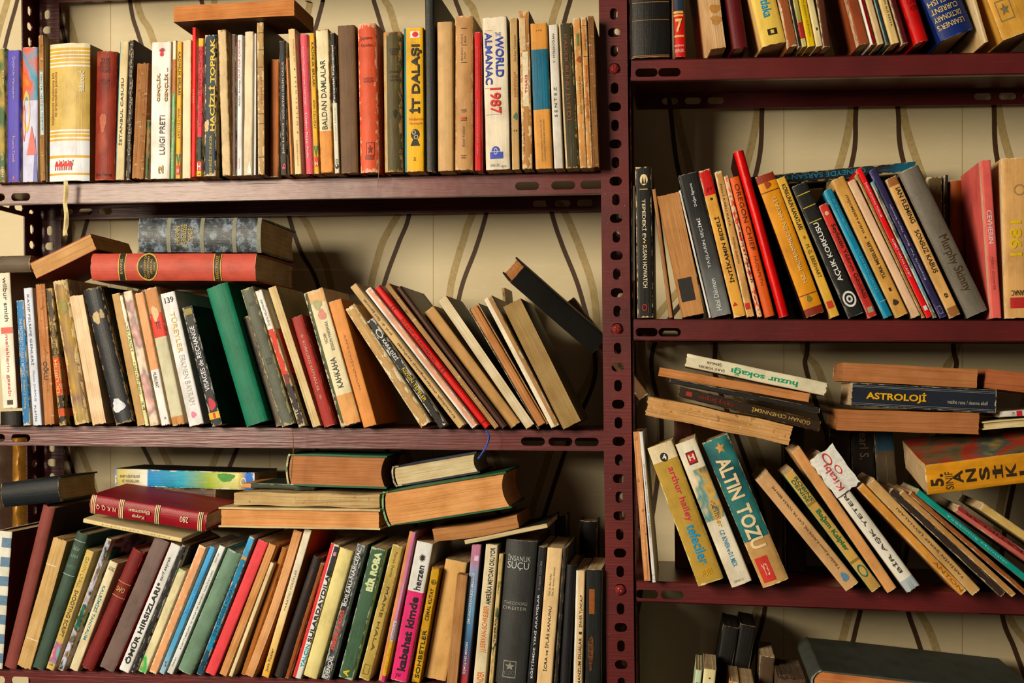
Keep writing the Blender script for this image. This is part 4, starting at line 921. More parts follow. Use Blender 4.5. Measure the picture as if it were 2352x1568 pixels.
bk('L3', 'L3a', 186, 278, 1482, 472, 570, 598, '#3e4c3d', 'dark green cloth hardback with two pale rules, lettered Bitter Lotus', hb=1, wear=.25, edge='#7a8a6a', W=.14, tx=[('Bitter', 710, 682, .25, .8, '#8a9a80', 'h'), ('Lotus', 755, 728, .25, .82, '#8a9a80', 'h'), ('BROMFIELD', 825, 805, .15, .9, '#6f7f68', 'h')], pt=[('r', 652, 647, 0, 1, '#8a9a88', 'rule'), ('r', 872, 867, 0, 1, '#8a9a88', 'rule')])
bk('L3', 'L3a', 286, 352, 1488, 550, 610, 714, '#c9a860', 'straw coloured paperback lettered SHOOTING SCRIPT with a small coloured picture at its foot', wear=.4, art=(1445, 1310, ['#d8a850', '#c8503c', '#6fa8a0', '#b05a7a', '#d8b060'], 60), tx=[('GAVIN LYALL', 955, 755, .3, .7, '#8a7a3c', 'd'), ('SHOOTING SCRIPT', 1272, 970, .28, .74, '#3c3420', 'd', .006), ('ÇAĞ', 1465, 1445, .25, .7, '#3c2c20', 'h')])
bk('L3', 'L3a', 362, 415, 1488, 683, 722, 636, '#4a6a5c', 'slim book mottled teal, black and white, right of the straw coloured one', wear=.9, art=(1488, 636, ['#1f4a3c', '#2f7a66', '#1d1a18', '#c4bfc4', '#6a4a3a', '#2f8a78'], 55))
bk('L3', 'L3a', 440, 508, 1480, 696, 772, 772, '#e0cca0', 'cream paperback lettered KALBİMİZİ TANIYALIM in teal', wear=.25, tx=[('KALBİMİZİ TANIYALIM', 1282, 930, .3, .7, '#2f7a86', 'd', .006), ('ATAG', 830, 805, .2, .85, '#5a5a4c', 'h')])
bk('L3', 'L3a', 503, 598, 1478, 828, 940, 698, '#702521', 'maroon cloth hardback with two thin gold rules framing gold lettering', hb=1, wear=.4, edge='#a85a48', rag=.002, tx=[('SAFO', 970, 940, .18, .8, '#c8a05c', 'h', .006)], pt=[('r', 913, 909, 0, 1, '#b8904c', 'gilt_rule'), ('r', 1003, 999, 0, 1, '#b8904c', 'gilt_rule')])
bk('L3', 'L3a', 622, 745, 1498, 985, 1098, 638, '#6e584d', 'thick grey brown hardback with dark red right edge, left of white ÖMÜR HIRSIZLARI', hb=1, bulge=.001, wear=.3, edge='#a08a7a', bc='#8a2426', W=.15)
bk('L3', 'L3a', 752, 838, 1505, 1092, 1172, 675, '#e6dfd0', 'white paperback lettered ÖMÜR HIRSIZLARI in heavy black', wear=.15, W=.14, tx=[('ÖMÜR HIRSIZLARI', 1455, 955, .2, .72, '#1e1b18', 'u', .03), ('zarif zeyrek', 912, 758, .3, .62, '#2a2622', 'u')], pt=[('o', 948, 928, .3, .52, '#1e1b18', 'dot')])
bk('L3', 'L3a', 836, 878, 1515, 1166, 1206, 690, '#1d1b18', 'slim black book right of the white ÖMÜR HIRSIZLARI', wear=.7, edge='#a0988a')
bk('L3', 'L3a', 878, 946, 1515, 1142, 1206, 845, '#dccf9e', 'cream paperback splashed with bright green leaves, short, right of the slim black one', wear=.9, art=(1515, 845, ['#e0d3a4', '#dccb98', '#e0d0a0', '#3fae58', '#6aa050', '#d8c890'], 42))
bk('L3', 'L3a', 948, 1012, 1523, 1272, 1334, 697, '#dd9d6c', 'peach paperback with peeling orange spine, left of the sky blue one', wear=1.5, edge='#e8c49c', bc='#d8c4a0')
bk('L3', 'L3a', 1016, 1062, 1522, 1346, 1392, 700, '#6cb6da', 'sky blue paperback leaning left of the slim cream lettered one', wear=.2, zones=[(1522, '#b9d6dc'), (1350, '#6cb4d8'), (1150, '#5aa8d4')], zi='LINEAR', tx=[('İbrahim Haltlı', 1130, 930, .3, .65, '#3f7a9c', 'u'), ('sf.', 1475, 1435, .35, .7, '#2a3a44', 'u')])
bk('L3', 'L3a', 1066, 1116, 1522, 1404, 1458, 693, '#dcd8c8', 'slim cream paperback with a long line of small lettering beside the sage green hardback', wear=.15, bc='#b8b49c', tx=[('KÜRTTÜRKLERİ VE FANATİK ERMENİ FAALİYETLERİ', 1360, 850, .38, .68, '#55503f', 'u'), ('ANKARA', 1475, 1415, .35, .55, '#6a6654', 'u'), ('SONER', 800, 740, .3, .5, '#6a6654', 'u')])
bk('L3', 'L3a', 1126, 1240, 1528, 1450, 1562, 730, '#6f866b', 'faded sage green cloth hardback leaning in the lower left row', hb=1, bulge=.003, wear=.7, edge='#a8b498', W=.15)
bk('L3', 'P', 448, 466, 1556, 570, 588, 1237, '#1f7c9c', 'slim blue paperback lettered DER GROSSE ROMAN', wear=.8, zones=[(1556, '#12485c'), (1500, '#1f7c9c'), (1290, '#c89a6a'), (1282, '#4f9cc0')], tx=[('DER GROSSE ROMAN', 1466, 1348, .25, .65, '#123c50', 'u', .006), ('LUBE', 1545, 1525, .25, .75, '#0e2c3a', 'u')])
bk('L3', 'L3b', 76, 166, 1525, 425, 505, 655, '#d94b4a', 'coral red blank paperback leaning right of the slim blue one', wear=.15, edge='#e8a090', W=.14, bc='#8a2a28')
bk('L3', 'L3b', 168, 238, 1545, 490, 558, 692, '#d28c4a', 'blank orange paperback leaning right of the coral red one', wear=.4, bare=1, pg='#d6914e')
bk('L3', 'L3b', 235, 282, 1552, 500, 546, 815, '#e2ca98', 'short cream coverless booklet leaning among the orange books', wear=.6)
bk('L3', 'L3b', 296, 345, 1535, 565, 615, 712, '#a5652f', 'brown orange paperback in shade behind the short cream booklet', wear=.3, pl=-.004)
bk('L3', 'L3b', 326, 408, 1550, 655, 712, 605, '#e09a5a', 'curved peach orange paperback, left of the cream one with handwriting', wear=.3, bow=.003, bare=1, pg='#e2a062')
bk('L3', 'L3b', 442, 502, 1560, 722, 778, 603, '#e2b566', 'cream and yellow paperback with handwriting on its spine, right of the curved peach orange one', zones=[(1560, '#dda84c'), (1250, '#e4bf7c'), (900, '#e6d6b4')], zi='LINEAR', bc='#b86a2c', wear=.1, W=.14, tx=[('Jack Foster', 1525, 1375, .3, .7, '#2a2218', 'u'), ('YARATICI FİKİRLER', 1132, 865, .3, .62, '#8a7050', 'u')])
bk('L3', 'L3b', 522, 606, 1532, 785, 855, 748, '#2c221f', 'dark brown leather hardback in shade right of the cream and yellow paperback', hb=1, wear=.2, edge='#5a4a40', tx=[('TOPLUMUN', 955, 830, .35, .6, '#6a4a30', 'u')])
bk('L3', 'L3b', 600, 652, 1525, 828, 876, 780, '#8c4824', 'narrow rust brown book left of the red striped white paperback', wear=.2)
bk('L3', 'L3b', 612, 700, 1548, 872, 955, 678, '#e0dccb', 'white paperback with a red left stripe and jagged black lettering', xs=[(.4, '#cf3c38')], wear=.3, tx=[('SULARDAYDILAR', 1310, 840, .5, .92, '#1f1c1a', 'u', .02), ('YALÇIN', 1475, 1325, .5, .95, '#2aa0a4', 'u', .02)], pt=[('r', 880, 690, .5, 1, '#2a2826', 'black_band'), ('r', 750, 725, .6, .9, '#c88a98', 'mark')])
bk('L3', 'L3b', 698, 812, 1560, 938, 1040, 722, '#dac37c', 'thick straw yellow paperback with a water stain, no lettering', wear=.3, edge='#a8823c', W=.15, art=(1560, 722, ['#d2b86c', '#dcc680', '#dfcb88', '#d8c078'], 12), bulge=.002)
bk('L3', 'L3b', 826, 893, 1568, 1062, 1124, 698, '#3c3a36', 'black and grey mottled paperback lettered FRERE JUDAS in red', wear=1.2, edge='#b0aca0', art=(1568, 698, ['#1d1b1a', '#2c2a28', '#6a6862', '#24211f'], 50), tx=[('BOILEAU-NARCEJAC', 1095, 718, .2, .8, '#d9d4c8', 'u', .02), ('FRERE JUDAS', 1378, 1122, .2, .78, '#d8503c', 'u', .03), ('DENOËL', 1556, 1412, .2, .8, '#e4dfd4', 'u', .02)])
bk('L3', 'L3b', 938, 1040, 1562, 1148, 1256, 712, '#40593f', 'green paperback with pale blocky lettering at its top and a yellow mark at its foot', wear=.8, edge='#b0b890', W=.14, tx=[('BİR ROBA', 988, 735, .2, .82, '#d3d59a', 'u', .06), ('A', 1545, 1500, .25, .65, '#d9b93c', 'u', .03)])
bk('L3', 'L3b', 1076, 1143, 1568, 1282, 1374, 700, '#b99a52', 'creased mustard paperback with wide dark lettering, right of the green BİR ROBA', wear=.9, edge='#d8c48c', rag=.003, wob=.0008, tx=[('MAME HALA', 1380, 965, .4, .66, '#55451c', 'd'), ('Patrick Dennis', 900, 740, .4, .62, '#6a5828', 'd')], pt=[('box', 1535, 1470, .25, .75, '#5a4a20', 'mark')])
bk('L3', 'L3b', 1198, 1246, 1570, 1395, 1450, 605, '#cc7a94', 'slim mauve pink paperback with an orange edge, left of the bold pink and white one', xs=[(.45, '#d08a58')], zones=[(1570, '#c83a6a'), (1535, '#dfb040'), (1310, '#d8ccd0'), (1180, '#cc7a94')], wear=.1, tx=[('GİZEMLİLİK', 1300, 1185, .55, .85, '#6a4a5a', 'u'), ('Erol Sakıb-Hanımi Resuller', 1160, 930, .6, .85, '#e8d0d8', 'u'), ('HERETİĞİN', 1510, 1350, .5, .8, '#c8901c', 'u')])
bk('L3', 'L3b', 1268, 1392, 1562, 1446, 1556, 662, '#d63a68', 'bold paperback, white above and hot pink below, lettered kabahat kimde', zones=[(1562, '#d63a68'), (982, '#e9e1d0')], wear=.35, edge='#d8b8a0', W=.14, tx=[('kabahat kimde', 1495, 1015, .28, .76, '#1f1618', 'u', .035), ('herzen', 970, 810, .36, .74, '#221c1a', 'u', .02), ('yar', 1545, 1515, .25, .6, '#8a1c3c', 'h')], pt=[('sun', 790, 735, .3, .75, '#241d1a', 'sun_emblem')])
bk('L3', 'L3c', 118, 186, 1570, 255, 312, 828, '#cb9a34', 'mustard yellow paperback lettered SOHBETLER with a 6 in a ring', wear=.8, edge='#8a5a20', tx=[('SOHBETLER', 1540, 1230, .3, .76, '#2c2414', 'u', .012), ('CEMAL KUTAY', 1170, 962, .3, .7, '#2c2414', 'u', .01), ('6', 930, 912, .38, .62, '#2c2414', 'h', .01)], pt=[('ring', 938, 904, .25, .8, '#2c2414', 'ring')])
bk('L3', 'L3c', 210, 345, 1570, 332, 500, 798, '#d0a062', 'wide blank kraft coloured book behind a thin sheaf of leaves', pl=.0, wear=.1, W=.13)
bk('L3', 'L3c', 352, 420, 1570, 415, 494, 856, '#a9713c', 'short coverless sheaf of brown leaves, left of POSTMODERN EKONOMİ', bare=1, noboards=1, pg='#b27a42', pl=-.022, W=.02)
bk('L3', 'L3c', 416, 492, 1572, 512, 576, 670, '#54789a', 'blue and red paperback lettered POSTMODERN EKONOMİ in white', zones=[(1572, '#b03a2c'), (1340, '#3f5c7c'), (1100, '#6a94ae'), (850, '#8a94a4'), (760, '#b87888')], zi='LINEAR', wear=.15, bc='#2c1a16', tx=[('POSTMODERN EKONOMİ', 1182, 858, .32, .72, '#e6e2dc', 'd', .01), ('ERDEM SEÇİLMİŞ', 1505, 1300, .32, .7, '#e6dcd4', 'd', .01)], pt=[('r', 775, 742, .4, .85, '#d8b8c4', 'publisher_mark')])
bk('L3', 'L3c', 516, 604, 1580, 602, 686, 676, '#dcc79c', 'cream paperback lettered AMERİKA MEYDAN OKUYOR with orange lower lettering', wear=.3, tx=[('AMERİKA MEYDAN OKUYOR', 1062, 695, .3, .8, '#231f1a', 'u', .014), ('J.J.SERVAN-SCHREIBER', 1372, 1070, .3, .8, '#d8702c', 'u', .008), ('ANDER', 1590, 1495, .3, .8, '#d8702c', 'u', .008)])
bk('L3', 'L3c', 618, 654, 1575, 688, 722, 728, '#4a4a2c', 'ragged thin green and cream book left of the wide dark İNSANLIK SUÇU', wear=2.2, edge='#d0b078', art=(1575, 728, ['#3a4424', '#c8a868', '#4a5a30', '#2a2a1c'], 60), tx=[('TOPRAK', 1300, 1140, .3, .7, '#1d1a12', 'u', .01)])
bk('L3', 'L3c', 652, 862, 1580, 726, 942, 645, '#3b3934', 'wide charcoal hardback lettered İNSANLIK SUÇU with a boxed star at its foot', hb=1, bulge=.006, W=.15, wear=.2, edge='#8a8068', rough=.45, tx=[('İNSANLIK', 780, 735, .12, .84, '#b8b2a4', 'h'), ('SUÇU', 840, 785, .12, .8, '#c4beb0', 'h'), ('THEODORE', 1062, 1042, .1, .84, '#98927f', 'h'), ('DREISER', 1095, 1075, .1, .84, '#98927f', 'h'), ('YILDIZ', 1515, 1492, .28, .62, '#77705f', 'h')], pt=[('box', 1535, 1425, .25, .66, '#8a8372', 'boxed_star'), ('star', 1490, 1432, .3, .62, '#8a8372', 'boxed_star')])
bk('L3', 'L3c', 864, 921, 1580, 942, 995, 680, '#1c1b1b', 'black paperback lettered EĞİTİMDE YENİ ARAYIŞLAR in white', wear=.15, bc='#3a2c24', tx=[('EĞİTİMDE YENİ ARAYIŞLAR', 1525, 985, .3, .72, '#e2ded4', 'u', .014), ('M. NAZIF ÖZTÜRK', 958, 768, .35, .65, '#8a8680', 'u')])
bk('L3', 'L3c', 925, 1030, 1578, 998, 1102, 682, '#e2bd86', 'cream orange paperback lettered İCRA ve İFLAS KANUNU', wear=.08, tx=[('İCRA ve İFLÂS KANUNU', 1478, 1060, .34, .58, '#2f2820', 'u', .004), ('Prof. Dr. Baki KURU', 990, 850, .3, .42, '#4a4030', 'u'), ('Doç. Dr. Ramazan ARSLAN', 990, 808, .52, .64, '#4a4030', 'u')])
bk('L3', 'L3c', 1040, 1076, 1575, 1104, 1136, 672, '#24201b', 'dark book with a cracked spine, left of the smooth black one near the post', wear=.8, edge='#6a5a44')
bk('L3', 'L3c', 1060, 1150, 1532, 1122, 1175, 742, '#191818', 'smooth black hardback near the post on the lower left shelf', hb=1, wear=.1, edge='#55504a')
bk('L3', 'L3c', 1158, 1228, 1580, 1184, 1242, 822, '#e3c08a', 'cream paperback lettered MANZUM DUALAR near the post', wear=.5, xs=[(.25, '#ecdfc4')], tx=[('MANZUM DUALAR', 1555, 1255, .5, .8, '#2a241c', 'u', .006), ('ENVER TUNCALP', 1185, 980, .5, .78, '#2a241c', 'u', .006)], pt=[('r', 1232, 1215, .5, .8, '#2a241c', 'square_mark')])
bk('L3', 'L3c', 1236, 1352, 1582, 1252, 1348, 815, '#141614', 'nearly black book with rubbed orange label, last before the post on the lower shelf', wear=.1, pt=[('r', 1100, 940, .2, .55, '#8a4a1c', 'rubbed_label'), ('blob', 1470, 1230, .15, .5, '#6a3a16', 'rubbed_label')], tx=[('SEFER', 1450, 1250, .2, .42, '#2c1c10', 'u')])
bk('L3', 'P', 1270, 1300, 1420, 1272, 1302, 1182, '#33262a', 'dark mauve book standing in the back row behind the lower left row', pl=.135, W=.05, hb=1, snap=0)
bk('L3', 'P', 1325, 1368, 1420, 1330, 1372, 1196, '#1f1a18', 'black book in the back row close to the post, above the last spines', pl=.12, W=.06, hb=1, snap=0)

# lying on the lower left row
lk('L3', 'P', 264, 1082, 584, 1092, 40, '#2f6fa0', 'book with a blue, teal and yellow landscape spine lying on the stack at left', pl=.085, W=.1, wear=.9, edge='#e6dcc4', zones=[(264, '#2f6fb0'), (272, '#c0a850'), (338, '#e6dcc4'), (341, '#2f7cae'), (420, '#3a9aa8'), (480, '#9aa83c'), (545, '#e2d48c'), (553, '#c8b04c'), (566, '#2a62b0')], zi='LINEAR', bc='#1d1712',
   tx=[('BABY HİKÂYELERİ', 276, 322, .3, .5, '#5a4a1c', 'u'), ('VE MASALLARI', 280, 320, .6, .78, '#7a6a2c', 'u')], pt=[('blob', 500, 540, .05, .55, '#4a8a34', 'tree_picture'), ('ring', 553, 566, .3, .8, '#e6dcb0', 'mark')])
lk('L3', 'P', 272, 1146, 494, 1153, 84, '#2a1c14', 'dark picture covered book squeezed beneath the landscape spine', pl=.085, W=.1, wear=.3, art=(272, 494, ['#1d1410', '#2a1c14', '#5a3a1c', '#3a2218'], 20))
lk('L3', 'P', 206, 1167, 473, 1210, 43, '#8b1f24', 'dark red leatherette hardback with gold rules lying upside down, lettered Kayıp Elyazması', hb=1, bulge=.003, W=.11, pl=-.03, wear=.15, edge='#c07a5c', rough=.34, yaw=4, bc='#8b1f24',
   tx=[('Kayıp', 334, 306, .62, .86, '#d8c49a', 'd', .006), ('Elyazması', 346, 298, .32, .56, '#d8c49a', 'd', .008), ('N. K. Q. Q.', 268, 221, .42, .7, '#d8c49a', 'd', .008), ('280', 434, 415, .35, .66, '#d8c49a', 'd', .006)],
   pt=[('r', x + dx_, x + dx_ + 2, 0, 1, '#d8c08a', 'gilt_rule') for x in (209, 274, 357, 455) for dx_ in (0, 4, 8)])
lk('L3', 'P', 191, 1192, 417, 1237, 11, '#d9bf86', 'thin cream booklet under the dark red leatherette hardback', pl=-.03, W=.11, yaw=4, wear=.2, tx=[('FENER DERGİSİ', 390, 232, .3, .65, '#a8905c', 'd')])
lk('L3', 'P', 555, 1132, 720, 1138, 12, '#2f3826', 'dark green book with a tan worn corner lying below the two small hardbacks', pl=.02, W=.11, wear=.3, zones=[(555, '#c98c54'), (576, '#2c3626')], xs=None)
lk('L3', 'P', 537, 1156, 872, 1163, 30, '#cda86a', 'cream coverless book with torn spine lying above the big orange page block', bare=2, noboards=1, pl=-.02, pg='#c9a468', W=.12, wob=.001)
lk('L3', 'P', 502, 1197, 873, 1203, 46, '#c9ad7c', 'large book lying flat with orange page edges outward and cream covers', face='fore', pg='#dc9450', W=.15, pl=-.03, hb=1, conc=.001, wear=.3)
lk('L3', 'P', 656, 1089, 888, 1096, 74, '#2c5a3c', 'green hardback lying flat with brown page edges outward, a thread hanging over it', face='start', hb=1, W=.1, pl=-.005, pg='#b5713e', wear=.3, bulge=.004)
lk('L3', 'P', 900, 1100, 1098, 1066, 50, '#2a2c34', 'navy hardback with cream page edges lying tilted beside the green one', face='start', hb=1, W=.11, pl=-.005, pg='#d6bd88', wear=.2, bulge=.003)
lk('L3', 'P', 878, 1170, 1168, 1124, 84, '#2c5230', 'big green hardback with orange page edges lying tilted at the right of the stack', face='start', hb=1, W=.13, pl=-.035, fixed=1, pg='#e29a54', wear=.35, bulge=.005, edge='#8aa070')
lk('L3', 'P', 995, 1214, 1190, 1182, 30, '#b5773e', 'curled brown sheaf of leaves below the big tilted green hardback', bare=1, noboards=1, pl=-.02, pg='#b8793f', W=.12, bow=.003)
lk('L3', 'P', 1067, 1236, 1257, 1197, 13, '#2f2a24', 'thin dark booklet with cream page edges lowest at the right of the stack', face='fore', pl=-.02, pg='#d9bd84', W=.12, bc='#2a241e', wear=.1)


# ================================================================ top right shelf
bk('R0', 'R0a', 145, 612, 662, 138, 610, -1000, '#110f0d', 'wide black leather hardback with thin gold rules, first on the top right shelf', hb=1, bulge=.004, W=.15, pl=-.004, wear=.05, rough=.4, pt=[('r', y, y - 5, .05, .97, '#9a6a38', 'gilt_rule') for y in (45, 245, 645, 660, -200, -400)])
bk('R0', 'R0a', 628, 832, 668, 612, 790, -900, '#bf2420', 'red and navy hardback with a gold 7 on its spine', hb=1, W=.11, pl=-.004, wear=.05, zones=[(668, '#c02520'), (165, '#1d2a3a')], xs=[(.1, '#7a2a1e')], tx=[('7', 390, 240, .2, .78, '#d0a860', 'h', .03), ('BAŞKAN', 560, 530, .06, .84, '#d8c0a0', 'h'), ('YAYINLARI', 620, 580, .06, .84, '#d8c0a0', 'h')], pt=[('r', a, b, .06, .9, '#c99a54', 'gilt_band') for a, b in ((178, 152), (212, 192), (446, 424))])
bk('R0', 'R0a', 965, 1200, 658, 730, 945, -900, '#c99a62', 'coverless book showing sewn leaf folds with frayed thread, top right shelf', bare=1, noboards=1, pg='#d0a068', pl=-.03, yaw=7, W=.13, wob=.001, pt=[('blob', 260, 160, .2, .98, '#a8743c', 'thread'), ('blob', 390, 285, .2, .98, '#b07c44', 'thread')])
bk('R0', 'R0a', 1290, 1470, 650, 1070, 1245, -900, '#571416', 'dark red book set back in shade left of the yellow mutlaka paperback', yaw=7, W=.11, pl=-.03, wear=.1, edge='#7a2a20', hb=1)
bk('R0', 'R0a', 1655, 1890, 575, 1240, 1600, -900, '#d9b45a', 'thick yellow paperback lettered mutlaka in blue, its printed cover facing left', pl=-.03, yaw=7, W=.13, wear=.1, bulge=.003, bc='#d8a868', tx=[('mutlaka', 268, -60, .32, .68, '#2f8aa8', 'd', .012)], pt=[('r', 470, 400, .34, .72, '#241f16', 'publisher_mark'), ('r', 455, 415, .46, .6, '#d9b45a', 'publisher_mark')])
bk('R0', 'R0a', 1900, 2022, 590, 1600, 1720, -900, '#8a4c2c', 'rust brown paperback right of the yellow mutlaka one', yaw=7, W=.11, pl=-.03, wear=.5)
bk('R0', 'R0a', 2020, 2066, 590, 1720, 1770, -900, '#1d1915', 'thin black book right of the rust brown paperback', yaw=7, W=.11, pl=-.03, wear=.2)
bk('R0', 'R0a', 2068, 2130, 588, 1775, 1845, -900, '#8a7c3c', 'slim olive yellow paperback with a red foot on the top right shelf', yaw=7, W=.11, pl=-.03, wear=.3, zones=[(588, '#c0b070'), (500, '#a03028'), (320, '#9a8c4c')])
bk('R0', 'R0a', 2140, 2236, 570, 1850, 1950, -900, '#d8b23c', 'yellow paperback lettered AĞLAYAN ZAMAN İÇİNDEN', W=.11, pl=-.03, yaw=7, wear=.1, tx=[('AĞLAYAN ZAMAN İÇİNDEN', 460, -120, .38, .66, '#6a5420', 'd')])
bk('R0', 'R0a', 2240, 2342, 560, 1950, 2060, -900, '#dcc48c', 'cream and pale yellow paperback right of the yellow lettered one', W=.11, pl=-.03, yaw=7, wear=.1, pt=[('r', 382, 350, .4, .65, '#3a3424', 'mark')])
bk('R0', 'R0b', 55, 160, 580, -150, -40, -900, '#4a2618', 'dark brown paperback just before the gap on the top right shelf', yaw=7, W=.11, pl=-.03, wear=.3)
bk('R0', 'R0b', 484, 618, 602, 94, 222, -900, '#8a4428', 'reddish brown book right of the gap on the top right shelf', yaw=7, W=.11, pl=-.03, wear=.2)
bk('R0', 'R0b', 628, 694, 600, 228, 294, -900, '#7a1a16', 'dark red glossy paperback with a white highlight line, right of the reddish brown one', yaw=7, W=.11, pl=-.03, wear=.1, xs=[(.35, '#d8ccb8')], rough=.25)  # white line is a stripe of the cover colour along its left side
bk('R0', 'R0b', 706, 786, 592, 304, 384, -900, '#c9a878', 'cream paperback left of the thin teal one on the top right shelf', yaw=7, W=.11, pl=-.03, wear=.2)
bk('R0', 'R0b', 800, 840, 592, 392, 424, -900, '#15404c', 'thin teal book on the top right shelf', yaw=7, W=.11, pl=-.03, wear=.1)
bk('R0', 'R0b', 856, 962, 575, 438, 538, -900, '#dbb878', 'cream yellow paperback lettered MÄDCHEN AUS KRETA', W=.11, pl=-.03, yaw=7, wear=.1, tx=[('MÄDCHEN AUS KRETA', 385, -80, .46, .74, '#4a3818', 'd')])
bk('R0', 'R0b', 984, 1060, 590, 553, 632, -900, '#4a1514', 'dark maroon book left of the thick red one', yaw=7, W=.11, pl=-.03, wear=.2)
bk('R0', 'R0b', 1126, 1326, 585, 672, 836, -900, '#b8251c', 'thick red cloth hardback with dark stamped lettering, left of the blue dictionary', hb=1, bulge=.003, W=.11, pl=-.03, yaw=7, wear=.15, edge='#d86a54', tx=[('ACI', 160, 85, .3, .8, '#6a1410', 'r'), ('BİR', 250, 180, .3, .8, '#6a1410', 'r')])
bk('R0', 'R0b', 1392, 1822, 500, 822, 1277, -900, '#18285c', "thick blue dictionary with gold lettering standing upside down, right of the thick red hardback", hb=1, bulge=.007, yaw=7, pl=-.03, W=.14, wear=.25, edge='#3f5c9a', rag=.002,
   tx=[(s, 395 - 92 * i, 335 - 92 * i, .04, .8, '#cfb06a', 'r', .008) for i, s in enumerate(("LEARNER'S", 'DICTIONARY', 'CURRENT', 'ENGLISH'))])
bk('R0', 'R0b', 1905, 1965, 575, 1485, 1535, -900, '#c9a470', 'narrow cream slip of a book between the blue dictionary and the big tan one', yaw=7, W=.11, pl=-.03, wear=.8)
bk('R0', 'R0b', 2090, 2560, 575, 1560, 2010, -900, '#d49c4c', 'broad tan book with a grey star stamp, rightmost on the top right shelf', yaw=7, pl=-.03, W=.13, wear=.4, hb=1, bulge=.002, pt=[('box', 385, 150, .12, .5, '#8a744c', 'boxed_star'), ('star', 330, 190, .18, .44, '#7a6a48', 'boxed_star')])

# ================================================================ second right shelf
bk('R1', 'R1a', 108, 127, 1340, 106, 125, 345, '#e2d8c8', 'thin white booklet wedged between the post and the black TEPEDEKİ EV', pl=.006, wear=.02, zones=[(1340, '#5a5048'), (1060, '#e4dccd')], W=.1)
bk('R1', 'R1a', 140, 272, 1338, 128, 252, 208, '#15130f', 'black paperback lettered TEPEDEKİ EV with a sailing boat disc', wear=.6, edge='#cdb07a', tx=[('TEPEDEKİ EV', 765, 450, .4, .68, '#d6c49a', 'd', .008), ('SUSAN HOWATCH', 1115, 795, .4, .66, '#d6c49a', 'd', .008)], pt=[('o', 345, 262, .28, .76, '#dfc48c', 'boat_disc'), ('tri', 335, 275, .38, .54, '#1a1612', 'boat_disc'), ('tri', 335, 285, .55, .68, '#1a1612', 'boat_disc'), ('o', 782, 765, .44, .56, '#d09a3c', 'dot'), ('ring', 1288, 1238, .3, .62, '#b02c20', 'publisher_mark'), ('r', 380, 372, .25, .75, '#a8905c', 'rule')])
bk('R1', 'R1a', 384, 436, 1340, 258, 300, 375, '#94663e', 'narrow grey brown book, left of the wide orange brown page block', wear=.1, bc='#3a1c14')
bk('R1', 'R1a', 440, 662, 1325, 290, 442, 398, '#b0743c', 'wide orange brown page block with a black square patch', face='fore', pg='#b57a40', wear=.2, hb=0, pt=[('r', 1212, 1038, .14, .76, '#201c18', 'black_square')])
bk('R1', 'R1a', 672, 697, 1342, 440, 467, 385, '#e6dccb', 'slim white book left of the black TAŞLARIN SEÇİMİ', wear=.05, tx=[('RESMİ TARİH', 620, 420, .3, .6, '#7a7060', 'd')])
bk('R1', 'R1a', 692, 856, 1330, 447, 600, 250, '#3a3833', 'black to grey paperback lettered TAŞLARIN SEÇİMİ', zones=[(1330, '#75736a'), (900, '#3f3d38'), (500, '#171614')], zi='LINEAR', wear=.12, edge='#c0b8a4', tx=[('TAŞLARIN SEÇİMİ', 968, 590, .36, .6, '#dcd6c8', 'u', .003), ('Hilal Dikmen', 1290, 1052, .36, .6, '#cfc9ba', 'u'), ('Doğan Egmont', 500, 325, .42, .6, '#dcd6c8', 'u', .008)])
bk('R1', 'R1a', 868, 968, 1342, 598, 695, 233, '#cf9648', 'tan paperback with a red top lettered İNTİKAMIN BEDELİ', zones=[(1342, '#cd9446'), (425, '#b52620')], wear=.6, tx=[('İNTİKAMIN BEDELİ', 1088, 590, .3, .72, '#241c12', 'u', .012), ('1', 462, 445, .4, .6, '#2a2014', 'h'), ('JIV', 400, 365, .25, .75, '#7a1a16', 'h')], pt=[('tri', 1258, 1228, .1, .55, '#b03024', 'mark')])
bk('R1', 'R1a', 970, 1030, 1340, 716, 800, 245, '#bf8c50', 'tan paperback with bare top leaves, left of the red torn spine, second right shelf', wear=1.0, tx=[('MAVİ KARLI KAYA', 660, 340, .3, .62, '#4a3820', 'd'), ('PATRICK QUENTIN', 940, 745, .3, .6, '#4a3820', 'd')], pt=[('r', 1285, 1238, .1, .7, '#b03024', 'publisher_mark')], rag=.002)
bk('R1', 'R1a', 1034, 1082, 1348, 774, 830, 285, '#bd382a', 'red paperback with a torn flaking spine, left of OREGON CHIEF', wear=2.6, edge='#dcb88a', rag=.003, tx=[('ARTTITOLOJI', 1090, 655, .3, .7, '#5a140e', 'd', .01)])
bk('R1', 'R1a', 1090, 1182, 1342, 822, 908, 283, '#c9582c', 'orange red cloth hardback lettered OREGON CHIEF', hb=1, bulge=.002, wear=.3, edge='#8a3818', tx=[('OREGON CHIEF', 842, 338, .3, .72, '#54200f', 'd', .004), ('HUDSPETH', 1105, 885, .36, .64, '#8a3c1c', 'd')])
bk('R1', 'R1a', 1200, 1292, 1346, 862, 942, 92, '#c4241f', 'tall glossy red hardback rising above OREGON CHIEF', hb=1, bulge=.004, wear=.15, rough=.25, edge='#d88a74', bc='#3a100c')
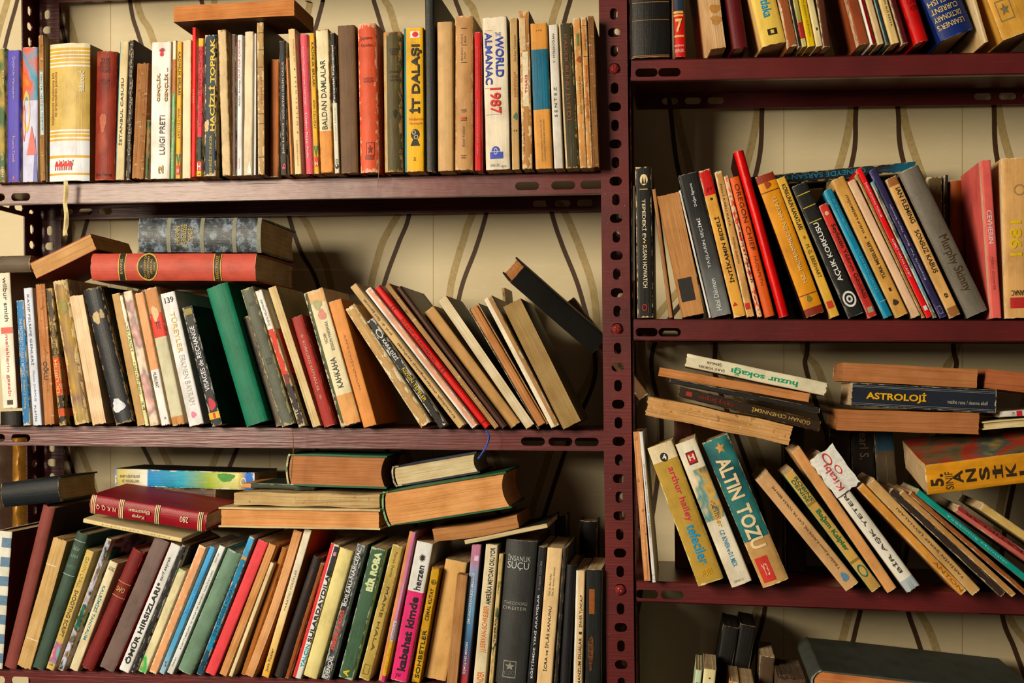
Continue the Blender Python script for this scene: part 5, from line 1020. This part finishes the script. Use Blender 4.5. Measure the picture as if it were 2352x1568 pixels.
bk('R1', 'R1a', 1398, 1562, 1345, 1018, 1170, 268, '#cb8632', 'orange hardback with dark red ends and cream vertical lettering', hb=1, bulge=.002, wear=.15, zones=[(1345, '#7a2c1a'), (1290, '#cb8632'), (330, '#7a2c1a')], tx=[("HZ. MUHAMMED'İN HAYATI", 1105, 450, .4, .68, '#dfc598', 'u')], pt=[('r', 1190, 1184, .04, .96, '#5a2c14', 'rule'), ('r', 400, 394, .04, .96, '#5a2c14', 'rule'), ('blob', 1245, 1195, .35, .6, '#6a6430', 'emblem'), ('blob', 375, 320, .3, .65, '#8a3c1c', 'emblem')], bc='#2a0f0a')
bk('R1', 'P', 1904, 1934, 732, 1784, 1802, 409, '#d0a048', 'mustard tan paperback lettered KORKUNUN KANATLARI', wear=.2, tx=[('KORKUNUN KANATLARI', 530, 425, .25, .72, '#2a2010', 'd', .008), ('M. G. EBERHART', 642, 565, .28, .68, '#4a3818', 'd'), ('*', 553, 545, .35, .65, '#3a2c14', 'd')], pt=[('r', 712, 696, .1, .75, '#b03a28', 'publisher_mark')])
bk('R1', 'P', 1948, 1987, 732, 1816, 1855, 424, '#191815', 'black paperback lettered AÇLIK KORKUSU with a white ringed emblem', wear=.3, edge='#8a8270', tx=[('AÇLIK KORKUSU', 652, 515, .3, .7, '#e0d8c4', 'u', .02)], pt=[('r', y, y - 2, .08, .95, '#b0a040', 'yellow_rule') for y in (448, 478, 512)] + [('ring', 712, 676, .08, .92, '#e2dac6', 'ringed_emblem'), ('o', 702, 686, .3, .7, '#e2dac6', 'ringed_emblem'), ('sun', 700, 688, .36, .64, '#1a1814', 'ringed_emblem')])
bk('R1', 'R1b', 392, 482, 1342, 28, 92, 488, '#b5372c', 'red and black lettered slim paperback right of the black AÇLIK KORKUSU', wear=.3, edge='#d8a08a', tx=[('Seyfettin Yıldırım Gözlüklü', 1200, 640, .2, .8, '#3a1410', 'd', .01)], pt=[('o', 570, 540, .25, .7, '#d8b08a', 'mark'), ('r', 1310, 1270, .2, .8, '#8a8a6a', 'publisher_mark')])
bk('R1', 'R1b', 520, 588, 1345, 60, 132, 378, '#0f6b80', 'teal paperback lettered İSLAM PRENSİPLERİ', wear=.15, xs=[(.3, '#1f86a0')], edge='#b0c0a8', tx=[('İSLAM PRENSİPLERİ', 1165, 835, .4, .8, '#5aa8b0', 'd'), ('Dr. Ali Kemal BELVİRANLI', 735, 455, .45, .75, '#6ab0b8', 'd')], pt=[('r', 1232, 1228, .3, 1, '#9ac0c0', 'rule')])
bk('R1', 'R1b', 592, 716, 1340, 122, 218, 288, '#c4904c', 'tan orange paperback with black upward lettering, right of the teal İSLAM PRENSİPLERİ', wear=.4, tx=[('TÜRK MESELELER', 1055, 775, .3, .62, '#32261a', 'u', .008), ('YUSUF KERİMOĞLU', 715, 420, .36, .6, '#4a3824', 'u', .006), ('1', 1152, 1128, .42, .58, '#32261a', 'u', .01)], pt=[('blob', 1260, 1215, .25, .7, '#32261a', 'emblem'), ('r', 750, 738, .42, .54, '#32261a', 'square_mark')])
bk('R1', 'R1b', 728, 802, 1345, 236, 312, 310, '#e0b58c', 'plain peach paperback left of the bright red white lettered one', wear=.4, W=.13)
bk('R1', 'R1b', 800, 832, 1345, 300, 325, 262, '#9a6a3c', 'narrow brown edge of a book between the plain peach and bright red ones', wear=.3)
bk('R1', 'R1b', 832, 888, 1348, 303, 352, 222, '#d02528', 'bright red slim paperback with white lettering on the second right shelf', wear=.05, tx=[('İNSAN DÜNYASI TOPLUM', 590, 330, .3, .7, '#e8d8cc', 'd', .006), ('AHMET HAKAN CANET', 1045, 755, .3, .68, '#e8c8bc', 'd', .006)], pt=[('r', 1295, 1262, .2, .8, '#e8d8cc', 'publisher_mark')])
bk('R1', 'R1b', 886, 920, 1342, 412, 448, 315, '#8f9c98', 'slim grey blue book between the bright red and the navy ones', wear=.7, art=(1342, 315, ['#b0b8a8', '#6a9aa8', '#3a3a34', '#b8b4a0'], 30))
bk('R1', 'R1b', 932, 998, 1342, 408, 462, 222, '#28213f', 'navy purple paperback with white upward lettering', wear=.15, edge='#8a80a0', tx=[('Rüyalarla Yer Bana', 1060, 720, .32, .66, '#cfc4d0', 'u'), ('Hayret Babaoğlu', 700, 490, .34, .64, '#cfc4d0', 'u')], pt=[('box', 1315, 1260, .2, .75, '#9a90b0', 'publisher_mark')])
bk('R1', 'R1b', 1000, 1110, 1340, 528, 612, 282, '#cc9a5c', 'tan paperback lettered SONSUZ KABUS with a brown tip', zones=[(1340, '#8a5a30'), (1270, '#cc9a5c'), (345, '#8f5a34')], wear=.4, tx=[('IAN FLEMING', 635, 365, .4, .82, '#2a2018', 'd', .014), ('SONSUZ KABUS', 1012, 688, .34, .76, '#2a2018', 'd', .01), ('8', 1200, 1165, .35, .65, '#2a2018', 'd', .01)])
bk('R1', 'R1b', 1138, 1308, 1345, 602, 800, 222, '#6d6353', 'thick silver grey hardback with brown handwriting on its spine', hb=1, bulge=.004, wear=.2, edge='#b8ac94', rough=.35, W=.12, tx=[('Murphy Skinny', 1170, 745, .25, .78, '#4a3018', 'd', 0, 'handwriting')])
bk('R1', 'R1b', 1325, 1402, 1345, 1240, 1322, 158, '#e0685a', 'tall salmon pink paperback with pale lettering near the right edge', wear=.05, W=.12, tx=[('CEVHERIN', 785, 535, .25, .72, '#f0dccc', 'd', .012), ('MESUT ÖZDEMİR', 1135, 885, .35, .62, '#a8443c', 'd')])
bk('R1', 'R1b', 1432, 1650, 1340, 1400, 1618, 135, '#cb9a60', 'tan almanac with a yellow 1981 and a red block, cut by the right edge', wear=.4, W=.12, bulge=.002, tx=[('1981', 872, 608, .22, .62, '#d0aa38', 'u', .02), ('ALMANAC', 1172, 1130, .22, .9, '#4a3420', 'r', .01)], pt=[('r', 1265, 1185, .18, .95, '#a8302a', 'red_block'), ('ring', 420, 335, .38, .78, '#a07a4c', 'emblem')])
lk('R1', 'P', 1700, 414, 2106, 376, 27, '#15201f', 'dark teal book lying on the back row behind the leaning second right shelf books', pl=.125, W=.066, wear=1.0, edge='#a88a5c', art=(1700, 2106, ['#12181a', '#1a2626', '#14181a', '#1f5a6a'], 18), tx=[('GÜNEYDE SARSAN GÜN', 1990, 1770, .2, .75, '#2f6f80', 'd', .01)])
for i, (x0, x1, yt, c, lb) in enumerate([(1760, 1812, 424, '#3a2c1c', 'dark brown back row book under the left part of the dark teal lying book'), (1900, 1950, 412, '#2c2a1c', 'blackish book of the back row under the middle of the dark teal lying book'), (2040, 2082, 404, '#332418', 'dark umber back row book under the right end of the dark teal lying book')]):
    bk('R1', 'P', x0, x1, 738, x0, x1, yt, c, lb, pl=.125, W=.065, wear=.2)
bk('R1', 'R1b', 842, 955, 1340, 842, 955, 240, '#5a4a2c', 'dark olive book upright in the back row, right of the silver grey hardback top', pl=.125, W=.065, wear=.6, pt=[('box', 340, 310, .2, .6, '#2a2214', 'mark')])
bk('R1', 'R1b', 970, 1003, 1340, 970, 1003, 222, '#1d1a17', 'thin black book upright in the back row of the second right shelf', pl=.125, W=.065, hb=1)
bk('R1', 'R1b', 1018, 1130, 1340, 1018, 1130, 262, '#9c4a20', 'rust orange hardback upright in the back row, right of the thin black one', pl=.125, W=.065, hb=1, wear=.3)
bk('R1', 'R1b', 1146, 1236, 1340, 1146, 1236, 285, '#8a5c2c', 'brown book upright in the back row, left of the salmon pink paperback', pl=.125, W=.065, wear=.8)

# ================================================================ third right shelf
bk('R2', 'R2a', 132, 184, 1408, 78, 118, 538, '#c98850', 'narrow coverless orange book right beside the post on the third right shelf', bare=2, noboards=1, pg='#cf8c52', pl=-.01)
bk('R2', 'R2a', 187, 218, 1425, 106, 138, 548, '#ddd6c8', 'slim white paperback with black lettering beside the post on the third right shelf', wear=.03, pl=-.02, tx=[('SIRT ÇANTAMDA COĞRAFYALAR', 1025, 735, .3, .65, '#2a2620', 'd', .006), ('NADIR PAKSOY', 1165, 1035, .3, .65, '#7a746a', 'd')], pt=[('box', 1410, 1380, .1, .9, '#2a2620', 'mark')])
bk('R2', 'R2a', 456, 620, 1425, 155, 325, 598, '#a8853e', 'bronze gold paperback with pink and blue lettering and a black 4 disc', zones=[(1425, '#a8853e'), (695, '#dfc89c')], wear=.5, edge='#e0c88c', W=.14, bulge=.002, tx=[('arthur hailey', 1062, 738, .4, .72, '#c23a4c', 'd', .008), ('tefeciler', 1312, 1080, .34, .74, '#2f86a8', 'd', .016), ('ALTIN', 1380, 1345, .3, .7, '#d09a30', 'h'), ('4', 690, 658, .42, .58, '#e8dcc0', 'h', .02)], pt=[('o', 700, 648, .34, .64, '#1d1a16', 'numbered_disc')])
bk('R2', 'R2a', 645, 792, 1445, 325, 452, 592, '#dfcfae', 'cream paperback with a blue green picture and a red H mark', wear=.3, W=.14, art=(1060, 760, ['#dfd0b0', '#d8c090', '#5a8a84', '#c89a4c', '#3f5a54', '#e0d4b4'], 40), tx=[('Kalpler', 1110, 965, .4, .72, '#c99a50', 'd', .01), ('C.D. BOWEN ve D.Y. MECK', 1340, 1125, .42, .64, '#2f7f9c', 'd', .004), ('H', 705, 672, .36, .64, '#dfcfae', 'h', .03), ('CUMHUR 1.10', 1425, 1412, .2, .65, '#6a604c', 'h')], pt=[('r', 728, 655, .28, .72, '#5a1c1a', 'publisher_mark'), ('r', 718, 665, .33, .67, '#b02c28', 'publisher_mark')])
bk('R2', 'R2a', 822, 1012, 1450, 478, 645, 575, '#2d5a56', 'teal green hardback lettered ALTIN TOZU with a red square label at its foot', hb=1, bulge=.004, wear=.7, edge='#d0b888', W=.14, art=(1180, 575, ['#234a48', '#2f625c', '#3a6f66', '#28524e'], 30), zones=[(1450, '#b98f58'), (1180, '#2d5a56')], tx=[('ALTIN', 935, 692, .2, .72, '#e2c493', 'd', .03), ('TOZU', 1232, 975, .2, .74, '#e2c493', 'd', .03), ('Y3', 1390, 1320, .26, .46, '#e8c4a8', 'h')], pt=[('star', 670, 600, .35, .72, '#c88a4c', 'star_picture'), ('r', 1425, 1280, .12, .58, '#b8392c', 'red_label')])
bk('R2', 'P', 1936, 1980, 1352, 1724, 1776, 1082, '#c09464', 'pinkish tan paperback with small dark upward lettering, right of the wide gap', wear=.25, edge='#e0c8a0', bc='#c9a27c', tx=[('T.Bekler-R.Jones-KAHVE Mİ, ÇAY MI, YOKSA BEN Mİ', 1310, 1110, .45, .7, '#5a4428', 'u')], pt=[('blob', 1338, 1318, .3, .75, '#5a7a88', 'publisher_mark')])
bk('R2', 'P', 1996, 2030, 1360, 1794, 1828, 1082, '#bd9350', 'straw tan paperback lettered in green with a teal mark at its foot', wear=.4, bc='#1f8a62', tx=[('DENISE', 1150, 1098, .18, .48, '#35643a', 'd', .006), ('ROBINS', 1152, 1096, .55, .85, '#35643a', 'd', .006), ('Bağım Kalpler', 1268, 1172, .2, .8, '#2f6a3a', 'd', .02)], pt=[('r', 1158, 1153, .05, .95, '#8a6a34', 'rule'), ('r', 1294, 1289, .05, .95, '#8a6a34', 'rule'), ('ring', 1330, 1302, .15, .85, '#2f6a5a', 'publisher_mark')])
bk('R2', 'P', 2034, 2066, 1368, 1812, 1844, 1036, '#c98f58', 'blank orange tan coverless looking paperback between the green lettered and the white one', wear=.4)
bk('R2', 'P', 2076, 2120, 1362, 1852, 1896, 1046, '#e2d6bc', 'white paperback lettered BİR AŞK YETER with a torn flap at its top', wear=.2, bulge=.002, rag=.003, W=.13, zones=[(1362, '#a3a8a2'), (1338, '#e2d6bc')], tx=[('BİR AŞK YETER', 1322, 1135, .28, .66, '#4a3f30', 'u', .006), ('Kitabı', 1125, 1068, .35, .8, '#c85048', 'u', 0, 'red_lettering')], pt=[('flap', 1135, 1044, -.05, 1.9, '#e6dcc6', 'torn_flap'), ('ring', 1075, 1048, .75, 1.25, '#c03a34', 'red_scrawl'), ('ring', 1100, 1080, 1.0, 1.4, '#c03a34', 'red_scrawl')])
bk('R2', 'P', 2200, 2228, 1375, 1962, 1990, 1118, '#c98a44', 'narrow orange edged book left of the tan ŞEREF LEVHALARI', wear=.6, tx=[('ANTON', 1370, 1300, .3, .7, '#8a5a24', 'd')])
bk('R2', 'P', 2228, 2266, 1368, 1984, 2022, 1100, '#b9905a', 'tan paperback lettered TARİHİN ŞEREF LEVHALARI in upward capitals', wear=.5, tx=[('TARİHİN ŞEREF LEVHALARI', 1335, 1165, .35, .68, '#5a4526', 'u', .006)])
bk('R2', 'P', 2288, 2318, 1372, 2032, 2060, 1122, '#2f231c', 'dark brown narrow book right of ŞEREF LEVHALARI', wear=.4)
bk('R2', 'P', 2316, 2340, 1374, 2056, 2082, 1126, '#a87a46', 'narrow tan book leaning right of the dark brown narrow one', wear=.7)
bk('R2', 'P', 2354, 2374, 1378, 2080, 2100, 1132, '#8a4f2a', 'narrow rust book leaning left of the bright teal one', wear=.4)
bk('R2', 'P', 2394, 2420, 1386, 2094, 2120, 1134, '#17806f', 'bright teal slim paperback leaning at the right edge of the third right shelf', wear=.1, tx=[('Yaşanmış Mamalar', 1310, 1190, .3, .7, '#8ac0b4', 'd')])
bk('R2', 'P', 2470, 2506, 1388, 2180, 2216, 1168, '#7a2f28', 'maroon hardback leaning right of the bright teal paperback', wear=.4, xs=[(.45, '#b05a4c')], tx=[('ŞAKAYIKLAR', 1310, 1180, .5, .85, '#3a1410', 'u')])
bk('R2', 'P', 2542, 2576, 1388, 2236, 2272, 1160, '#bf9c5c', 'yellowish worn paperback leaning at the far right edge of the third right shelf', wear=1.0)
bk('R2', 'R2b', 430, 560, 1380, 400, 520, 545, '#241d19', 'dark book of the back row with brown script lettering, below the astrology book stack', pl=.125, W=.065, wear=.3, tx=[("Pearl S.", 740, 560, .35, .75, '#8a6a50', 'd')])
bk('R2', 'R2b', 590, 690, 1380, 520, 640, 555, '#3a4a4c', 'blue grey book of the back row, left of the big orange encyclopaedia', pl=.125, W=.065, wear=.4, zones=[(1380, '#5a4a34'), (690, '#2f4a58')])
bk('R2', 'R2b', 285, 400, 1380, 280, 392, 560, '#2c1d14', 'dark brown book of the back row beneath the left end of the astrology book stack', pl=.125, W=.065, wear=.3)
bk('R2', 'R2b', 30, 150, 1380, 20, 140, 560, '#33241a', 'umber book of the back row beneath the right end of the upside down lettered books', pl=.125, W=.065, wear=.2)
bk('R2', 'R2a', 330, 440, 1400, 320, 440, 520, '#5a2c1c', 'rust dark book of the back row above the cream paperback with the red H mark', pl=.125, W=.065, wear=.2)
# flat stacks on the third right shelf
lk('R2', 'R2a', 395, 142, 1208, 314, 84, '#cfc09c', 'cream paperback lying upside down lettered huzur sokağı in green, with a peeled end', pl=.0, W=.12, wear=.3, rag=.003, bc='#a87a50', tx=[('huzur sokağı', 1045, 660, .28, .86, '#1f8a5a', 'd', .02), ('ŞULE YÜKSEL', 625, 468, .62, .86, '#4a3c2c', 'd', .004), ('ŞENLER', 600, 512, .22, .46, '#4a3c2c', 'd', .004)])
lk('R2', 'R2a', 236, 210, 1110, 364, 54, '#b5703a', 'orange brown paged book lying under the cream huzur sokağı', face='fore', pg='#bc783e', W=.12, wear=.2, pl=.005)
lk('R2', 'R2a', 300, 268, 1170, 440, 34, '#201c1a', 'thin black book lying third in the left flat stack', W=.12, wear=.2, pl=.008)
lk('R2', 'R2a', 352, 326, 1172, 530, 66, '#2a1c12', 'dark brown paperback lying upside down lettered GÜNAH CEHENNEMİ', W=.12, wear=.4, edge='#8a6a3c', pl=.0, tx=[('GÜNAH CEHENNEMİ', 1115, 780, .25, .72, '#b08a48', 'd', .006), ('Henry Bergson', 670, 470, .25, .75, '#7a2418', 'd')], pt=[('r', 395, 430, .3, .7, '#8a2c20', 'mark')])
lk('R2', 'R2a', 165, 420, 1002, 596, 116, '#b9804a', 'thick coverless book with crackled bare spine, bottom of the left flat stack', bare=2, noboards=1, pg='#c8904f', W=.13, wob=.0012, ragp=.003, pl=-.02)
lk('R2', 'R2b', 350, 155, 1110, 195, 112, '#a86a38', 'orange page block lying on top of the astrology book', face='fore', pg='#ad6a36', W=.11, pl=.01, wear=.2, yaw=0)
lk('R2', 'R2b', 400, 303, 1216, 345, 140, '#1d2027', 'black navy paperback lying flat lettered ASTROLOJİ in orange yellow', W=.12, pl=.0, wear=.5, edge='#b0a68c', tx=[('ASTROLOJİ', 485, 825, .28, .75, '#cf9a30', 'u', .03), ('nezihe rona / deanna eball', 945, 1168, .52, .68, '#a89e88', 'u')], pt=[('r', 405, 1205, c, c + .012, '#8f8a78', 'white_rule') for c in (.1, .16, .86, .92)])
lk('R2', 'R2b', 322, 455, 1120, 478, 126, '#a86a38', 'orange brown page block lying under the astrology book', face='fore', pg='#a86634', W=.12, pl=.005, wear=.2)
lk('R2', 'R2b', 1165, 210, 1640, 258, 118, '#a0592c', 'rust orange page block lying at the right edge beside the astrology stack', face='fore', pg='#a85a2c', W=.12, pl=.01, wear=.2)
lk('R2', 'R2b', 1236, 394, 1640, 372, 40, '#d8ccb8', 'slim white book with a red mark lying at the right edge above the cream one', W=.12, pl=.01, wear=.1, tx=[('154', 1300, 1322, .25, .75, '#3a342c', 'r')], pt=[('r', 1330, 1362, .1, .95, '#b02a30', 'red_mark')])
lk('R2', 'R2b', 1142, 466, 1640, 425, 52, '#cfb984', 'cream hardback lying flat above the big orange encyclopaedia', W=.12, pl=.005, wear=.2, hb=1, face='fore', pg='#d0b67e')
lk('R2', 'R2b', 822, 796, 1660, 690, 190, '#cb8a36', 'big orange schoolbook lying tilted lettered 5. SINIF ANSİKLOPEDİ with a torn left end', W=.15, pl=-.04, wear=.3, edge='#e0c898', yaw=10, rag=.003, bc='#7a3c24', bart=['#3a3a30', '#6a5a3c', '#a83a28', '#4a5a4a', '#b8904c'], bulge=.001,
   tx=[('5.', 845, 918, .34, .74, '#2f2416', 'r', .03), ('SINIF', 928, 972, .3, .88, '#3a2c1a', 'r')] + [(s, 972 + 75 * i, 1030 + 75 * i, .3, .72, '#2f2416', 'r', .03) for i, s in enumerate('ANSİKLOPE')])

# ================================================================ bottom right shelf
bk('R3', 'R3', 330, 372, 1560, 448, 490, 520, '#b0b890', 'slim pale green book whose top shows low in the photo on the bottom right shelf', tx=[('SES', 602, 590, .2, .8, '#2a2c24', 'h')], W=.095, wear=.1)
bk('R3', 'R3', 382, 470, 1560, 500, 566, 512, '#d8c690', 'cream book whose top shows low in the photo right of the slim pale green one', W=.095, wear=.1, pt=[('o', 568, 558, .45, .6, '#2a2620', 'dot'), ('r', 612, 610, .2, .8, '#5a5444', 'rule')], bc='#9a8a68')
bk('R3', 'R3', 540, 590, 1560, 640, 712, 575, '#c07a38', 'orange brown paper corner of a book standing low between cream and dark books', W=.095, wear=.4)
bk('R3', 'R3', 600, 690, 1560, 700, 790, 585, '#6a4a2c', 'brown book top standing low left of the burnt dark leaves', W=.095, wear=.4)
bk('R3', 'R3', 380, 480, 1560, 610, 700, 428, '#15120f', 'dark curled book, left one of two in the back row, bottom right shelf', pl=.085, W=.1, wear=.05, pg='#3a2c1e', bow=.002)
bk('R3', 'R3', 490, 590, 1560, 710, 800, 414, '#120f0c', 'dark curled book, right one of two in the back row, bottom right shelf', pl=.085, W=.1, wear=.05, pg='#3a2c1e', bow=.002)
bk('R3', 'R3', 770, 870, 1560, 835, 925, 525, '#4a3826', 'dull brown book in shade beside the blackened leaves', pl=.05, W=.1, wear=.3)
bk('R3', 'R3', 885, 1050, 1560, 905, 1075, 540, '#4a3a2a', 'blackened sheaf of ragged leaves beside the big dark album', bare=2, noboards=1, pg='#5a4430', ragp=.004, rag=.004, W=.12)
lk('R3', 'R3', 1115, 612, 2440, 770, 150, '#45453a', 'very large dark olive album lying flat with orange page edges, bottom right', face='start', hb=1, W=.215, pl=-.035, fixed=1, pg='#c9783a', bulge=.012, wear=.15, edge='#9aa088', yaw=0, pt=[])

prep_text(sorted({(q[0], q[7] if len(q) > 7 else 0) for S in BOOKS for q in S.get('tx', [])}))
settle()
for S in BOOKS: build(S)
for S in BOOKS:
    d_ = (S['A'] - S['A0']) * 1000
    if max(abs(d_.x), abs(d_.z)) > 5 or S['T'] < .8 * S['T0']: print('MOVED', round(d_.x), round(d_.z), 'T', round(S['T'] / S['T0'], 2), S['row'], S['label'][:60])
